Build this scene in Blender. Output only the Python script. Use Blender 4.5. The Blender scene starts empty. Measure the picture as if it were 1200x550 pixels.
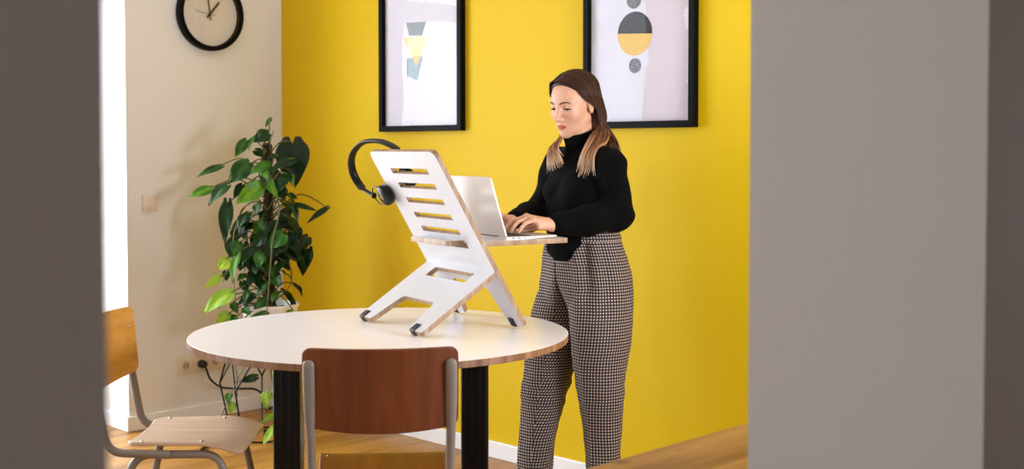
import bpy, bmesh, math, random
import numpy as np
from mathutils import Vector, Matrix, Euler

S = bpy.context.scene
COL = S.collection
PI = math.pi

# ------------------------------------------------------------------ camera
cam_d = bpy.data.cameras.new('camera')
cam = bpy.data.objects.new('camera', cam_d)
COL.objects.link(cam)
cam.location = (0, 0, 1.335)
cam.rotation_euler = (math.radians(88), 0, 0)
cam_d.sensor_width = 36.0
cam_d.lens = 1420.0 / 1200 * 36
cam_d.shift_y = -50.4 / 1200
cam_d.clip_start = 0.05
cam_d.dof.use_dof = True
cam_d.dof.focus_distance = 4.15
cam_d.dof.aperture_fstop = 42.6 / 12.0
S.camera = cam

# ------------------------------------------------------------------ exposure
S.view_settings.view_transform = 'Standard'
S.view_settings.look = 'None'
S.view_settings.gamma = 1.0
S.view_settings.use_curve_mapping = False
S.view_settings.exposure = 0.13
S.cycles.use_denoising = True
S.cycles.max_bounces = 10
S.cycles.diffuse_bounces = 6
S.cycles.glossy_bounces = 4
S.cycles.transparent_max_bounces = 12
S.cycles.sample_clamp_indirect = 6.0

# ------------------------------------------------------------------ world: pale overcast daylight outside the windows
W = bpy.data.worlds.new('overcast_sky')
S.world = W
W.use_nodes = True
W.node_tree.nodes['Background'].inputs['Color'].default_value = (0.80, 0.88, 1.0, 1)
W.node_tree.nodes['Background'].inputs['Strength'].default_value = 1.5

# plan of the room: C is the corner of the beige facade wall and the yellow wall
C0 = Vector((-1.197, 6.312, 0))
D1 = Vector((0.7010, 0.7131, 0)).normalized()       # along the facade, towards the corner
D2 = Vector((D1.y, -D1.x, 0))                       # along the yellow wall, away from the corner
UP = Vector((0, 0, 1))
RX = math.atan2(D1.y, D1.x)
ROOM_W = 4.117                                      # facade to doorway wall
WALL_T = 0.41                                       # doorway wall thickness
CEIL = 3.0


def area(name, loc, direction, sx, sy, power, color=(1, 1, 1), spread=None):
    d = bpy.data.lights.new(name, 'AREA')
    d.shape = 'RECTANGLE'
    d.size, d.size_y, d.energy, d.color = sx, sy, power, color
    if spread:
        d.spread = spread
    o = bpy.data.objects.new(name, d)
    COL.objects.link(o)
    o.location = loc
    o.rotation_euler = Vector(direction).to_track_quat('-Z', 'Z').to_euler()
    return o


# daylight falling through the two facade windows and the window beside the yellow wall; the hall has a fill light
def facade(s, depth, z):
    return C0 - D1 * s - D2 * depth + UP * z


area('daylight_facade_window', facade(1.925, 0.48, 1.40), D2, 2.10, 2.60, 142, (0.86, 0.94, 1.0))
area('daylight_facade_window', facade(4.40, 0.48, 1.40), D2, 1.75, 2.60, 128, (0.86, 0.94, 1.0))
area('daylight_side_window', C0 + D2 * (ROOM_W + WALL_T + 0.05) - D1 * 0.75 + UP * 1.35, -D2, 0.45, 0.85, 42, (0.92, 0.96, 1.05))
area('hall_fill_light', Vector((-1.6, -1.9, 1.9)), Vector((0.55, 1, -0.1)), 1.2, 1.4, 17, (0.97, 0.96, 1.0))  # fill light added to brighten the hall; no window stands there

# ------------------------------------------------------------------ helpers
def lin(h):
    h = h.lstrip('#')
    c = [int(h[i:i + 2], 16) / 255 for i in (0, 2, 4)]
    return tuple((x / 12.92 if x <= 0.04045 else ((x + 0.055) / 1.055) ** 2.4) for x in c) + (1,)


class NT:
    """a small wrapper that adds and wires shader nodes"""
    def __init__(self, name):
        self.m = bpy.data.materials.new(name)
        self.m.use_nodes = True
        self.t = self.m.node_tree
        self.b = self.t.nodes['Principled BSDF']

    def n(self, kind, **kw):
        nd = self.t.nodes.new('ShaderNode' + kind)
        for k, v in kw.items():
            if k in ('ins',):
                for kk, vv in v.items():
                    nd.inputs[kk].default_value = vv
            else:
                setattr(nd, k, v)
        return nd

    def l(self, a, b):
        self.t.links.new(a, b)

    def setb(self, **kw):
        for k, v in kw.items():
            self.b.inputs[k.replace('_', ' ')].default_value = v

    def coords(self, scale=(1, 1, 1), kind='Object', rot=(0, 0, 0)):
        tc = self.n('TexCoord')
        mp = self.n('Mapping')
        mp.inputs['Scale'].default_value = scale
        mp.inputs['Rotation'].default_value = rot
        self.l(tc.outputs[kind], mp.inputs['Vector'])
        return mp.outputs['Vector']

    def noise(self, vec, scale, detail=3, rough=0.5, dist=0.0):
        nd = self.n('TexNoise', ins={'Scale': scale, 'Detail': detail, 'Roughness': rough, 'Distortion': dist})
        if vec is not None:
            self.l(vec, nd.inputs['Vector'])
        return nd.outputs['Fac']

    def ramp(self, fac, stops, interp='LINEAR'):
        r = self.n('ValToRGB')
        r.color_ramp.interpolation = interp
        while len(r.color_ramp.elements) < len(stops):
            r.color_ramp.elements.new(0.5)
        for e, (p, c) in zip(r.color_ramp.elements, stops):
            e.position = p
            e.color = lin(c) if isinstance(c, str) else c
        self.l(fac, r.inputs['Fac'])
        return r.outputs['Color']

    def math(self, op, a, b=None):
        nd = self.n('Math', operation=op)
        for i, v in enumerate((a, b)):
            if v is None:
                continue
            if isinstance(v, (int, float)):
                nd.inputs[i].default_value = v
            else:
                self.l(v, nd.inputs[i])
        return nd.outputs[0]

    def mix(self, fac, a, b, mode='MIX'):
        nd = self.n('Mix', data_type='RGBA', blend_type=mode)
        for sock, v in ((nd.inputs['Factor'], fac), (nd.inputs[6], a), (nd.inputs[7], b)):
            if isinstance(v, str):
                sock.default_value = lin(v)
            elif isinstance(v, (int, float, tuple)):
                sock.default_value = v
            else:
                self.l(v, sock)
        return nd.outputs[2]

    def bump(self, h, strength=0.2, dist=0.01):
        nd = self.n('Bump', ins={'Strength': strength, 'Distance': dist})
        self.l(h, nd.inputs['Height'])
        self.l(nd.outputs['Normal'], self.b.inputs['Normal'])

    def base(self, sock):
        self.l(sock, self.b.inputs['Base Color'])


def plain(name, col, rough=0.5, metal=0.0, var=0.06, nscale=30.0, bump=0.0, **kw):
    t = NT(name)
    c = lin(col)
    v = t.coords()
    f = t.noise(v, nscale, 4)
    lo = tuple(x * (1 - var) for x in c[:3]) + (1,)
    hi = tuple(min(1, x * (1 + var)) for x in c[:3]) + (1,)
    t.base(t.ramp(f, [(0.3, lo), (0.7, hi)]))
    t.setb(Roughness=rough, Metallic=metal, **kw)
    if bump:
        t.bump(f, bump, 0.003)
    return t.m


def paint(name, col, rough=0.75, bump=0.08, spec=0.3):
    t = NT(name)
    v = t.coords()
    c = lin(col)
    f = t.noise(v, 1.7, 3)
    t.base(t.ramp(f, [(0.25, tuple(x * 0.985 for x in c[:3]) + (1,)), (0.75, c)]))
    t.bump(t.noise(v, 190, 3), bump, 0.002)
    t.setb(Roughness=rough, Specular_IOR_Level=spec)
    return t.m


def wood(name, dark, mid, light, axis='X', scale=1.0, rough=0.45, bump=0.06, coat=0.0, streak=1.0):
    t = NT(name)
    lo, hi = 1.2 * scale, 26 * scale
    sc = {'X': (lo, hi, hi), 'Y': (hi, lo, hi), 'Z': (hi, hi, lo)}[axis]
    v = t.coords(sc)
    a = t.noise(v, 1.0, 6, 0.62, 0.4)
    v2 = t.coords(tuple(x * 4 for x in sc))
    b = t.noise(v2, 1.0, 4, 0.6)
    f = t.math('ADD', t.math('MULTIPLY', a, 0.75), t.math('MULTIPLY', b, 0.25))
    s = 0.16 * streak
    t.base(t.ramp(f, [(0.5 - s, dark), (0.5, mid), (0.5 + s, light)]))
    t.setb(Roughness=rough, Coat_Weight=coat)
    t.bump(f, bump, 0.002)
    return t.m


def frame_axes(d):
    d = Vector(d).normalized()
    a = Vector((0, 0, 1)) if abs(d.z) < 0.9 else Vector((1, 0, 0))
    u = d.cross(a).normalized()
    return u, d.cross(u).normalized()


def smooth_path(pts, n=8, closed=False):
    """Catmull-Rom through the points"""
    P = [Vector(p) for p in pts]
    if len(P) < 3:
        return P
    out = []
    m = len(P)
    rng = range(m) if closed else range(m - 1)
    for i in rng:
        if closed:
            p0, p1, p2, p3 = P[(i - 1) % m], P[i], P[(i + 1) % m], P[(i + 2) % m]
        else:
            p0, p1, p2, p3 = P[max(i - 1, 0)], P[i], P[i + 1], P[min(i + 2, m - 1)]
        for k in range(n):
            t = k / n
            out.append(0.5 * ((2 * p1) + (p2 - p0) * t + (2 * p0 - 5 * p1 + 4 * p2 - p3) * t * t
                              + (3 * p1 - p0 - 3 * p2 + p3) * t ** 3))
    if not closed:
        out.append(P[-1])
    return out


def fillet(pts, r, n=6):
    """polyline with its inner corners rounded to radius r"""
    P = [Vector(p) for p in pts]
    out = [P[0]]
    for i in range(1, len(P) - 1):
        a, b, c = P[i - 1], P[i], P[i + 1]
        u, v = (a - b), (c - b)
        d = min(r, u.length * 0.49, v.length * 0.49)
        p, q = b + u.normalized() * d, b + v.normalized() * d
        for k in range(n + 1):
            t = k / n
            out.append((1 - t) ** 2 * p + 2 * t * (1 - t) * b + t * t * q)
    out.append(P[-1])
    return out


class MB:
    """collects shapes into one mesh"""
    def __init__(self):
        self.bm = bmesh.new()

    def box(self, c, size, rot=None, bevel=0.0):
        r = bmesh.ops.create_cube(self.bm, size=1.0)
        vs = r['verts']
        M = Matrix.Translation(c) @ (rot.to_4x4() if rot is not None else Matrix()) @ Matrix.Diagonal((*size, 1))
        bmesh.ops.transform(self.bm, matrix=M, verts=vs)
        if bevel:
            es = list({e for v in vs for e in v.link_edges})
            bmesh.ops.bevel(self.bm, geom=es, offset=bevel, segments=2, affect='EDGES', profile=0.6)
        return self

    def obox(self, p, u, v, w, bevel=0.0):
        """box from corner p along the three edge vectors"""
        p, u, v, w = map(Vector, (p, u, v, w))
        vs = [self.bm.verts.new(p + a * u + b * v + c * w) for a in (0, 1) for b in (0, 1) for c in (0, 1)]
        fs = [self.bm.faces.new([vs[i] for i in q]) for q in ((0, 1, 3, 2), (4, 6, 7, 5), (0, 4, 5, 1), (2, 3, 7, 6), (0, 2, 6, 4), (1, 5, 7, 3))]
        bmesh.ops.recalc_face_normals(self.bm, faces=fs)
        if bevel:
            es = list({e for x in vs for e in x.link_edges})
            bmesh.ops.bevel(self.bm, geom=es, offset=bevel, segments=2, affect='EDGES', profile=0.6)
        return self

    def tube(self, pts, r, seg=10, caps=True, flat=None, up=None):
        """tube along points; r a number or a list; flat squashes the section along its second axis"""
        P = [Vector(p) for p in pts]
        n = len(P)
        R = r if isinstance(r, (list, tuple)) else [r] * n
        F = flat if isinstance(flat, (list, tuple)) else [flat or 1.0] * n
        T = [(P[min(i + 1, n - 1)] - P[max(i - 1, 0)]).normalized() for i in range(n)]
        if up is not None:
            u = (Vector(up) - T[0] * T[0].dot(Vector(up))).normalized()
        else:
            u = frame_axes(T[0])[0]
        rings = []
        for i in range(n):
            u = (u - T[i] * u.dot(T[i]))
            u = u.normalized() if u.length > 1e-6 else frame_axes(T[i])[0]
            v = T[i].cross(u)
            rings.append([self.bm.verts.new(P[i] + R[i] * (math.cos(2 * PI * k / seg) * u + F[i] * math.sin(2 * PI * k / seg) * v)) for k in range(seg)])
        for a, b in zip(rings[:-1], rings[1:]):
            for k in range(seg):
                self.bm.faces.new((a[k], a[(k + 1) % seg], b[(k + 1) % seg], b[k]))
        if caps:
            self.bm.faces.new(rings[0][::-1])
            self.bm.faces.new(rings[-1])
        return self

    def lathe(self, prof, seg=32, c=(0, 0, 0), axis='Z', M=None):
        """profile of (radius, height) turned about an axis"""
        rings = []
        for (r, h) in prof:
            ring = []
            for k in range(seg):
                a = 2 * PI * k / seg
                p = Vector((r * math.cos(a), r * math.sin(a), h))
                if axis == 'X':
                    p = Vector((p.z, p.x, p.y))
                elif axis == 'Y':
                    p = Vector((p.x, -p.z, p.y))
                p = p + Vector(c)
                if M is not None:
                    p = M @ p
                ring.append(self.bm.verts.new(p))
            rings.append(ring)
        for a, b in zip(rings[:-1], rings[1:]):
            for k in range(seg):
                self.bm.faces.new((a[k], a[(k + 1) % seg], b[(k + 1) % seg], b[k]))
        loop = prof[0] == prof[-1]                     # a closed section needs no caps
        if prof[0][0] > 1e-5 and not loop:
            self.bm.faces.new(rings[0][::-1])
        if prof[-1][0] > 1e-5 and not loop:
            self.bm.faces.new(rings[-1])
        bmesh.ops.remove_doubles(self.bm, verts=[v for r in rings for v in r], dist=1e-6)
        return self

    def ball(self, c, r, seg=16, scale=(1, 1, 1), rot=None):
        q = bmesh.ops.create_uvsphere(self.bm, u_segments=seg, v_segments=max(6, seg // 2), radius=r)
        M = Matrix.Translation(c) @ (rot.to_4x4() if rot is not None else Matrix()) @ Matrix.Diagonal((*scale, 1))
        bmesh.ops.transform(self.bm, matrix=M, verts=q['verts'])
        return self

    def prism(self, poly, d, o=(0, 0, 0), u=(1, 0, 0), v=(0, 1, 0)):
        """closed 2-D outline in the plane (o, u, v) pushed along d"""
        o, u, v, d = map(Vector, (o, u, v, d))
        a = [self.bm.verts.new(o + x * u + y * v) for x, y in poly]
        b = [self.bm.verts.new(o + x * u + y * v + d) for x, y in poly]
        n = len(poly)
        fs = [self.bm.faces.new(a), self.bm.faces.new(b[::-1])]
        for i in range(n):
            fs.append(self.bm.faces.new((a[i], b[i], b[(i + 1) % n], a[(i + 1) % n])))
        bmesh.ops.recalc_face_normals(self.bm, faces=fs)
        return self

    def grid(self, rows, closed=False):
        """quads over rows of points"""
        V = [[self.bm.verts.new(p) for p in r] for r in rows]
        for a, b in zip(V[:-1], V[1:]):
            m = len(a)
            for k in range(m if closed else m - 1):
                self.bm.faces.new((a[k], a[(k + 1) % m], b[(k + 1) % m], b[k]))
        return V

    def build(self, name, mat, parent=None, smooth=True, angle=40, bevel=0.0, recalc=False):
        if recalc:
            bmesh.ops.recalc_face_normals(self.bm, faces=self.bm.faces[:])
        me = bpy.data.meshes.new(name)
        self.bm.to_mesh(me)
        self.bm.free()
        return link(name, me, mat, parent, smooth, angle, bevel)


def link(name, me, mat, parent=None, smooth=True, angle=40, bevel=0.0):
    o = bpy.data.objects.new(name, me)
    COL.objects.link(o)
    for m in (mat if isinstance(mat, (list, tuple)) else [mat]):
        me.materials.append(m)
    if smooth:
        me.polygons.foreach_set('use_smooth', [True] * len(me.polygons))
        if angle < 180:
            me.set_sharp_from_angle(angle=math.radians(angle))
    if bevel:
        b = o.modifiers.new('bevel', 'BEVEL')
        b.width, b.segments, b.limit_method, b.angle_limit = bevel, 2, 'ANGLE', math.radians(40)
    if parent is not None:
        o.parent = parent
    return o


def thing(name, label, cat, loc=(0, 0, 0), rz=0.0, group=None):
    o = bpy.data.objects.new(name, None)
    COL.objects.link(o)
    o.empty_display_size = 0.1
    o.location = loc
    o.rotation_euler = (0, 0, rz)
    return tag(o, label, cat, group)


def tag(o, label=None, cat=None, group=None, kind=None):
    for k, v in (('label', label), ('category', cat), ('group', group), ('kind', kind)):
        if v:
            o[k] = v
    return o


def struct(o):
    o['kind'] = 'structure'
    return o


def copy_thing(root, loc, rz, label):
    """a copy of a thing with copies of its parts and their sub-parts"""
    r = root.copy()
    COL.objects.link(r)
    r.location = loc
    r.rotation_euler = (0, 0, rz)
    r['label'] = label
    for ch in list(root.children):
        c = ch.copy()
        COL.objects.link(c)
        c.parent = r
        for g in list(ch.children):
            d = g.copy()
            COL.objects.link(d)
            d.parent = c
    return r


def plate(outline, holes, t, name):
    """flat board with holes: 2-D outline filled and given thickness t, centred on z = 0"""
    cu = bpy.data.curves.new(name, 'CURVE')
    cu.dimensions = '2D'
    cu.fill_mode = 'BOTH'
    cu.extrude = t / 2
    for poly in [outline] + holes:
        sp = cu.splines.new('POLY')
        sp.points.add(len(poly) - 1)
        for p, (x, y) in zip(sp.points, poly):
            p.co = (x, y, 0, 1)
        sp.use_cyclic_u = True
    tmp = bpy.data.objects.new(name, cu)
    COL.objects.link(tmp)
    dg = bpy.context.evaluated_depsgraph_get()
    me = bpy.data.meshes.new_from_object(tmp.evaluated_get(dg))
    bpy.data.objects.remove(tmp)
    bpy.data.curves.remove(cu)
    bm = bmesh.new()
    bm.from_mesh(me)
    bmesh.ops.remove_doubles(bm, verts=bm.verts[:], dist=1e-6)
    bmesh.ops.recalc_face_normals(bm, faces=bm.faces[:])
    for f in bm.faces:
        f.material_index = 0 if abs(f.normal.z) > 0.7 else 1
    bm.to_mesh(me)
    bm.free()
    return me


def rounded(poly, r, n=5):
    """closed 2-D outline with corners rounded; r a number or one per corner"""
    m = len(poly)
    R = r if isinstance(r, (list, tuple)) else [r] * m
    out = []
    for i in range(m):
        a, b, c = Vector(poly[i - 1]), Vector(poly[i]), Vector(poly[(i + 1) % m])
        if R[i] <= 0:
            out.append((b.x, b.y))
            continue
        u, v = a - b, c - b
        d = min(R[i], u.length * 0.49, v.length * 0.49)
        p, q = b + u.normalized() * d, b + v.normalized() * d
        for k in range(n + 1):
            t = k / n
            w = (1 - t) ** 2 * p + 2 * t * (1 - t) * b + t * t * q
            out.append((w.x, w.y))
    return out

# ------------------------------------------------------------------ materials of the setting
M_yellow = paint('yellow_wall_paint', '#DAB600', 0.55, 0.10, 0.2)
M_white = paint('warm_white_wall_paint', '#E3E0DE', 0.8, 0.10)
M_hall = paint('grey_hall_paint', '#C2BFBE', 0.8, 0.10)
M_ceiling = paint('white_ceiling_paint', '#EDEBE6', 0.85, 0.05)
M_base = plain('white_skirting_lacquer', '#F1F1F3', 0.4, var=0.02)
M_frame_white = plain('white_window_lacquer', '#F0F0EE', 0.4, var=0.02)


def floor_mat():
    t = NT('oak_plank_floor')
    tc = t.n('TexCoord')
    mp = t.n('Mapping')
    mp.inputs['Rotation'].default_value = (0, 0, RX - PI / 2 - PI)
    t.l(tc.outputs['Object'], mp.inputs['Vector'])
    br = t.n('TexBrick', offset=0.37, offset_frequency=2)
    br.inputs['Scale'].default_value = 1.0
    br.inputs['Brick Width'].default_value = 1.9
    br.inputs['Row Height'].default_value = 0.17
    br.inputs['Mortar Size'].default_value = 0.0015
    br.inputs['Mortar Smooth'].default_value = 0.3
    br.inputs['Color1'].default_value = (0.2, 0.2, 0.2, 1)
    br.inputs['Color2'].default_value = (0.8, 0.8, 0.8, 1)
    br.inputs['Mortar'].default_value = (0, 0, 0, 1)
    t.l(mp.outputs[0], br.inputs['Vector'])
    m2 = t.n('Mapping')
    m2.inputs['Scale'].default_value = (1.3, 24, 1)
    t.l(mp.outputs[0], m2.inputs['Vector'])
    off = t.n('VectorMath', operation='ADD')
    t.l(m2.outputs[0], off.inputs[0])
    t.l(br.outputs['Color'], off.inputs[1])
    g = t.noise(off.outputs[0], 1.0, 6, 0.62, 0.6)
    m3 = t.n('Mapping')
    m3.inputs['Scale'].default_value = (3.2, 7, 1)
    t.l(mp.outputs[0], m3.inputs['Vector'])
    vo = t.n('TexVoronoi')
    vo.inputs['Scale'].default_value = 1.0
    t.l(m3.outputs[0], vo.inputs['Vector'])
    knot = t.ramp(vo.outputs['Distance'], [(0.02, (1, 1, 1, 1)), (0.12, (0, 0, 0, 1))])
    grain = t.ramp(g, [(0.30, '#764816'), (0.48, '#B47E30'), (0.68, '#CC9E48')])
    plank = t.ramp(t.math('MULTIPLY', br.outputs['Color'], 1.0), [(0.1, '#C9BBAE'), (0.9, '#FFFFFF')])
    c = t.mix(1.0, grain, plank, 'MULTIPLY')
    c = t.mix(t.math('MULTIPLY', knot, 0.8), c, '#4A2A12')
    c = t.mix(br.outputs['Fac'], c, '#3A2412')
    t.base(c)
    t.setb(Roughness=0.38)
    t.bump(t.math('SUBTRACT', g, t.math('MULTIPLY', br.outputs['Fac'], 2.0)), 0.08, 0.003)
    return t.m


# ------------------------------------------------------------------ floor, ceiling, walls
def slab(mb, s0, s1, d0, d1, z0, z1, bevel=0.0):
    """box in wall coordinates: s from the corner along the facade, d beyond the facade (negative: into the room)"""
    mb.obox(C0 - D1 * s0 - D2 * d0 + UP * z0, -D1 * (s1 - s0), -D2 * (d1 - d0), UP * (z1 - z0), bevel)
    return mb


HALL_D = 8.2
S_END = 6.6
fl = MB()
slab(fl, -0.45, S_END + 0.3, 0.6, -HALL_D - 0.3, -0.12, 0.0)
struct(fl.build('floor', floor_mat(), smooth=False))
ce = MB()
slab(ce, -0.45, S_END + 0.3, 0.6, -HALL_D - 0.3, CEIL, CEIL + 0.12)
struct(ce.build('ceiling', M_ceiling, smooth=False))

# yellow end wall
w = MB()
slab(w, -0.30, 0.0, 0.0, -ROOM_W, 0, CEIL)
struct(w.build('wall_yellow', M_yellow, smooth=False))

# facade wall: beige pier beside the corner, then two window recesses
PIER = 0.875
REC = [(PIER, PIER + 2.10), (3.52, 5.27)]
w = MB()
slab(w, -0.30, PIER, 0, 0.42, 0, CEIL)
slab(w, REC[0][1], REC[1][0], 0, 0.42, 0, CEIL)
slab(w, REC[1][1], S_END, 0, 0.42, 0, CEIL)
for a, b in REC:
    slab(w, a, b, 0, 0.42, 2.70, CEIL)
struct(w.build('wall_facade', M_white, smooth=False))

# doorway wall with the opening the photograph is taken through and a window near the yellow wall
DR, DL = 1.901, 3.28
w = MB()
T0, T1 = -ROOM_W, -ROOM_W - WALL_T
slab(w, -0.30, 0.32, T0, T1, 0, CEIL)
slab(w, 0.32, 1.18, T0, T1, 0, 0.75)
slab(w, 0.32, 1.18, T0, T1, 2.25, CEIL)
slab(w, 1.18, DR, T0, T1, 0, CEIL)
slab(w, DR, DL, T0, T1, 2.35, CEIL)
slab(w, DL, S_END, T0, T1, 0, CEIL)
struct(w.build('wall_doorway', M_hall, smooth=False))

w = MB()
slab(w, S_END, S_END + 0.3, 0.42, -HALL_D, 0, CEIL)
struct(w.build('wall_end', M_white, smooth=False))
w = MB()
slab(w, -0.30, S_END, -HALL_D, -HALL_D - 0.3, 0, CEIL)
slab(w, -0.45, -0.30, T1, -HALL_D, 0, CEIL)
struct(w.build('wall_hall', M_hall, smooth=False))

# skirting boards
BH, BT = 0.072, 0.016


def board(name, *spans):
    mb = MB()
    for sp in spans:
        slab(mb, *sp, 0, BH)
    return struct(mb.build(name, M_base, smooth=False, bevel=0.004))


board('baseboard_yellow', (0, BT, 0, -ROOM_W))
board('baseboard_facade', (BT, PIER + BT, 0, -BT), (PIER, PIER + BT, 0, 0.29),
      (REC[0][1], REC[1][0], 0, -BT), (REC[1][1], S_END, 0, -BT))


# ------------------------------------------------------------------ windows
def glass_mat():
    t = NT('window_glass')
    out = t.t.nodes['Material Output']
    tr = t.n('BsdfTransparent')
    gl = t.n('BsdfGlossy', ins={'Roughness': 0.02})
    lw = t.n('LayerWeight', ins={'Blend': 0.5})         # facing is the same from either side of the sheet
    fr = t.n('MapRange')
    t.l(t.math('POWER', lw.outputs['Facing'], 5.0), fr.inputs['Value'])
    fr.inputs['To Min'].default_value = 0.024
    mx = t.n('MixShader')
    t.l(fr.outputs[0], mx.inputs[0])
    t.l(tr.outputs[0], mx.inputs[1])
    t.l(gl.outputs[0], mx.inputs[2])
    t.l(mx.outputs[0], out.inputs['Surface'])
    return t.m


M_glass = glass_mat()


def window(name, s0, s1, d, z0, z1, cols, transom):
    mb = MB()
    f, t = 0.055, 0.06
    sg = 1 if d > -1 else -1
    slab(mb, s0, s0 + f, d, d + t * sg, z0, z1)
    slab(mb, s1 - f, s1, d, d + t * sg, z0, z1)
    slab(mb, s0, s1, d, d + t * sg, z0, z0 + f)
    slab(mb, s0, s1, d, d + t * sg, z1 - f, z1)
    for k in range(1, cols):
        c = s0 + (s1 - s0) * k / cols
        slab(mb, c - 0.05, c + 0.05, d - 0.012 * sg, d + t * sg, z0, z1)
    if transom:
        slab(mb, s0, s1, d - 0.008 * sg, d + t * sg, transom - 0.05, transom + 0.05)
    o = struct(mb.build(name, M_frame_white, smooth=False, bevel=0.004))
    p = MB()
    slab(p, s0 + f, s1 - f, d + 0.028 * sg, d + 0.034 * sg, z0 + f, z1 - f)
    struct(p.build('pane', M_glass, o, smooth=False))
    return o


window('window_1', REC[0][0], REC[0][1], 0.30, 0.0, 2.70, 2, 2.15)
window('window_2', REC[1][0], REC[1][1], 0.30, 0.0, 2.70, 2, 2.15)
window('window_3', 0.32, 1.18, -ROOM_W - 0.25, 0.75, 2.25, 1, None)

# ------------------------------------------------------------------ round table
M_top_white = plain('white_table_laminate', '#F7F1F3', 0.24, var=0.015, nscale=8)
M_ply_edge = wood('plywood_edge', '#6E4A30', '#8E6546', '#A98060', 'Z', 1.0, 0.5)
M_black_metal = plain('black_powder_coat', '#040405', 0.32, Specular_IOR_Level=0.3, var=0.15, bump=0.03)
TZ = 0.75


def make_table():
    root = thing('round_table', 'round white-topped table with plywood edge on two black column legs', 'table', (-0.42, 3.86, 0))
    R, T = 0.60, 0.021
    sd = Vector((0.676, 0.737, 0)).normalized()       # direction of the seam between the two halves
    sn = Vector((-sd.y, sd.x, 0))
    off = -0.035                                       # seam a little off the middle
    for sgn in (1, -1):
        lo = off + 0.0006 if sgn > 0 else off - 0.0006
        a0 = math.asin(lo / R)
        if sgn > 0:
            angs = [a0 + (PI - 2 * a0) * k / 72 for k in range(73)]
        else:
            angs = [PI - a0 + (PI + 2 * a0) * k / 72 for k in range(73)]
        pts = [sd * (R * math.cos(a)) + sn * (R * math.sin(a)) for a in angs]
        mb = MB()
        poly = [(p.x, p.y) for p in pts]
        mb.prism(poly, (0, 0, T), (0, 0, TZ - T))
        for f in mb.bm.faces:
            f.material_index = 0 if f.normal.z > 0.7 else 1
        mb.build('tabletop_half', [M_top_white, M_ply_edge], root, smooth=True, angle=30, bevel=0.0015)
    for x in (-0.2965, 0.301):
        mb = MB()
        sec = rounded([(-0.0435, -0.0435), (0.0435, -0.0435), (0.0435, 0.0435), (-0.0435, 0.0435)], 0.012, 4)
        mb.prism(sec, (0, 0, TZ - T - 0.03), (x, 0, 0.03))
        for gx in (-0.014, 0.014):                     # raised ribs down the faces of the column
            mb.obox((x + gx - 0.006, -0.0465, 0.05), (0.012, 0, 0), (0, 0.093, 0), (0, 0, TZ - T - 0.075), 0.002)
        lg = mb.build('leg', M_black_metal, root, angle=30)
        mb = MB()
        mb.box((x, 0, 0.016), (0.07, 0.46, 0.032), bevel=0.01)
        mb.build('foot_bar', M_black_metal, root)
    mb = MB()
    mb.box((0, 0, TZ - T - 0.016), (0.64, 0.06, 0.028), bevel=0.004)
    mb.box((-0.2965, 0, TZ - T - 0.006), (0.12, 0.5, 0.01), bevel=0.002)
    mb.box((0.301, 0, TZ - T - 0.006), (0.12, 0.5, 0.01), bevel=0.002)
    mb.build('underframe', M_black_metal, root)
    return root


make_table()

# ------------------------------------------------------------------ school chairs
M_back_dark = wood('reddish_brown_beech_ply', '#5E2C0C', '#763A12', '#884A1E', 'Z', 0.8, 0.5, coat=0.05, streak=1.2)
M_back_light = wood('golden_beech_ply', '#C4863A', '#D4984A', '#DEA65C', 'Y', 0.8, 0.42, coat=0.1, streak=1.2)
M_seat_light = wood('worn_pale_beech_ply', '#C09C7C', '#D8B89C', '#E6CCB4', 'X', 0.8, 0.4, coat=0.15, streak=1.3)
M_seat_dark = wood('amber_brown_beech_ply', '#6A3610', '#8A4C18', '#A26022', 'X', 0.8, 0.4, coat=0.15, streak=1.2)
M_tube = plain('warm_grey_enamelled_steel', '#8E837A', 0.35, var=0.04, bump=0.02)
M_rivet = plain('steel_rivet', '#C9C4BC', 0.25, 1.0)


def curved_ply(outer, pos, nrm, t, nu=20, nv=12):
    """closed plywood shell over (u, v) in [-1, 1]; outer squares the outline, pos gives the middle surface"""
    mb = MB()
    def P(u, v):
        return pos(*outer(u, v))
    top, bot = [], []
    for j in range(nv + 1):
        a, b = [], []
        for i in range(nu + 1):
            u, v = -1 + 2 * i / nu, -1 + 2 * j / nv
            p = P(u, v)
            e = 1e-3
            du = P(u + e, v) - P(u - e, v)
            dv = P(u, v + e) - P(u, v - e)
            n = du.cross(dv).normalized() * nrm
            a.append(p + n * t / 2)
            b.append(p - n * t / 2)
        top.append(a)
        bot.append(b)
    A = mb.grid(top)
    B = mb.grid(bot)
    rim = lambda V: V[0][:-1] + [r[-1] for r in V[:-1]] + V[-1][:0:-1] + [r[0] for r in V[:0:-1]]
    ra, rb = rim(A), rim(B)
    for k in range(len(ra)):
        q = (k + 1) % len(ra)
        mb.bm.faces.new((ra[k], ra[q], rb[q], rb[k]))
    bmesh.ops.recalc_face_normals(mb.bm, faces=mb.bm.faces[:])
    return mb


def round_corners(w, h, r):
    """maps the square [-1,1]^2 onto a w x h rounded rectangle"""
    def f(u, v):
        x, y = u * w, v * h
        cx, cy = w - r, h - r
        ax, ay = abs(x), abs(y)
        if ax > cx and ay > cy:
            dx, dy = (ax - cx) / r, (ay - cy) / r
            m = max(dx, dy)
            l = math.hypot(dx, dy)
            k = m / l if l > 0 else 1
            ax, ay = cx + dx * k * r, cy + dy * k * r
            x, y = math.copysign(ax, x), math.copysign(ay, y)
        return x, y
    return f


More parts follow.
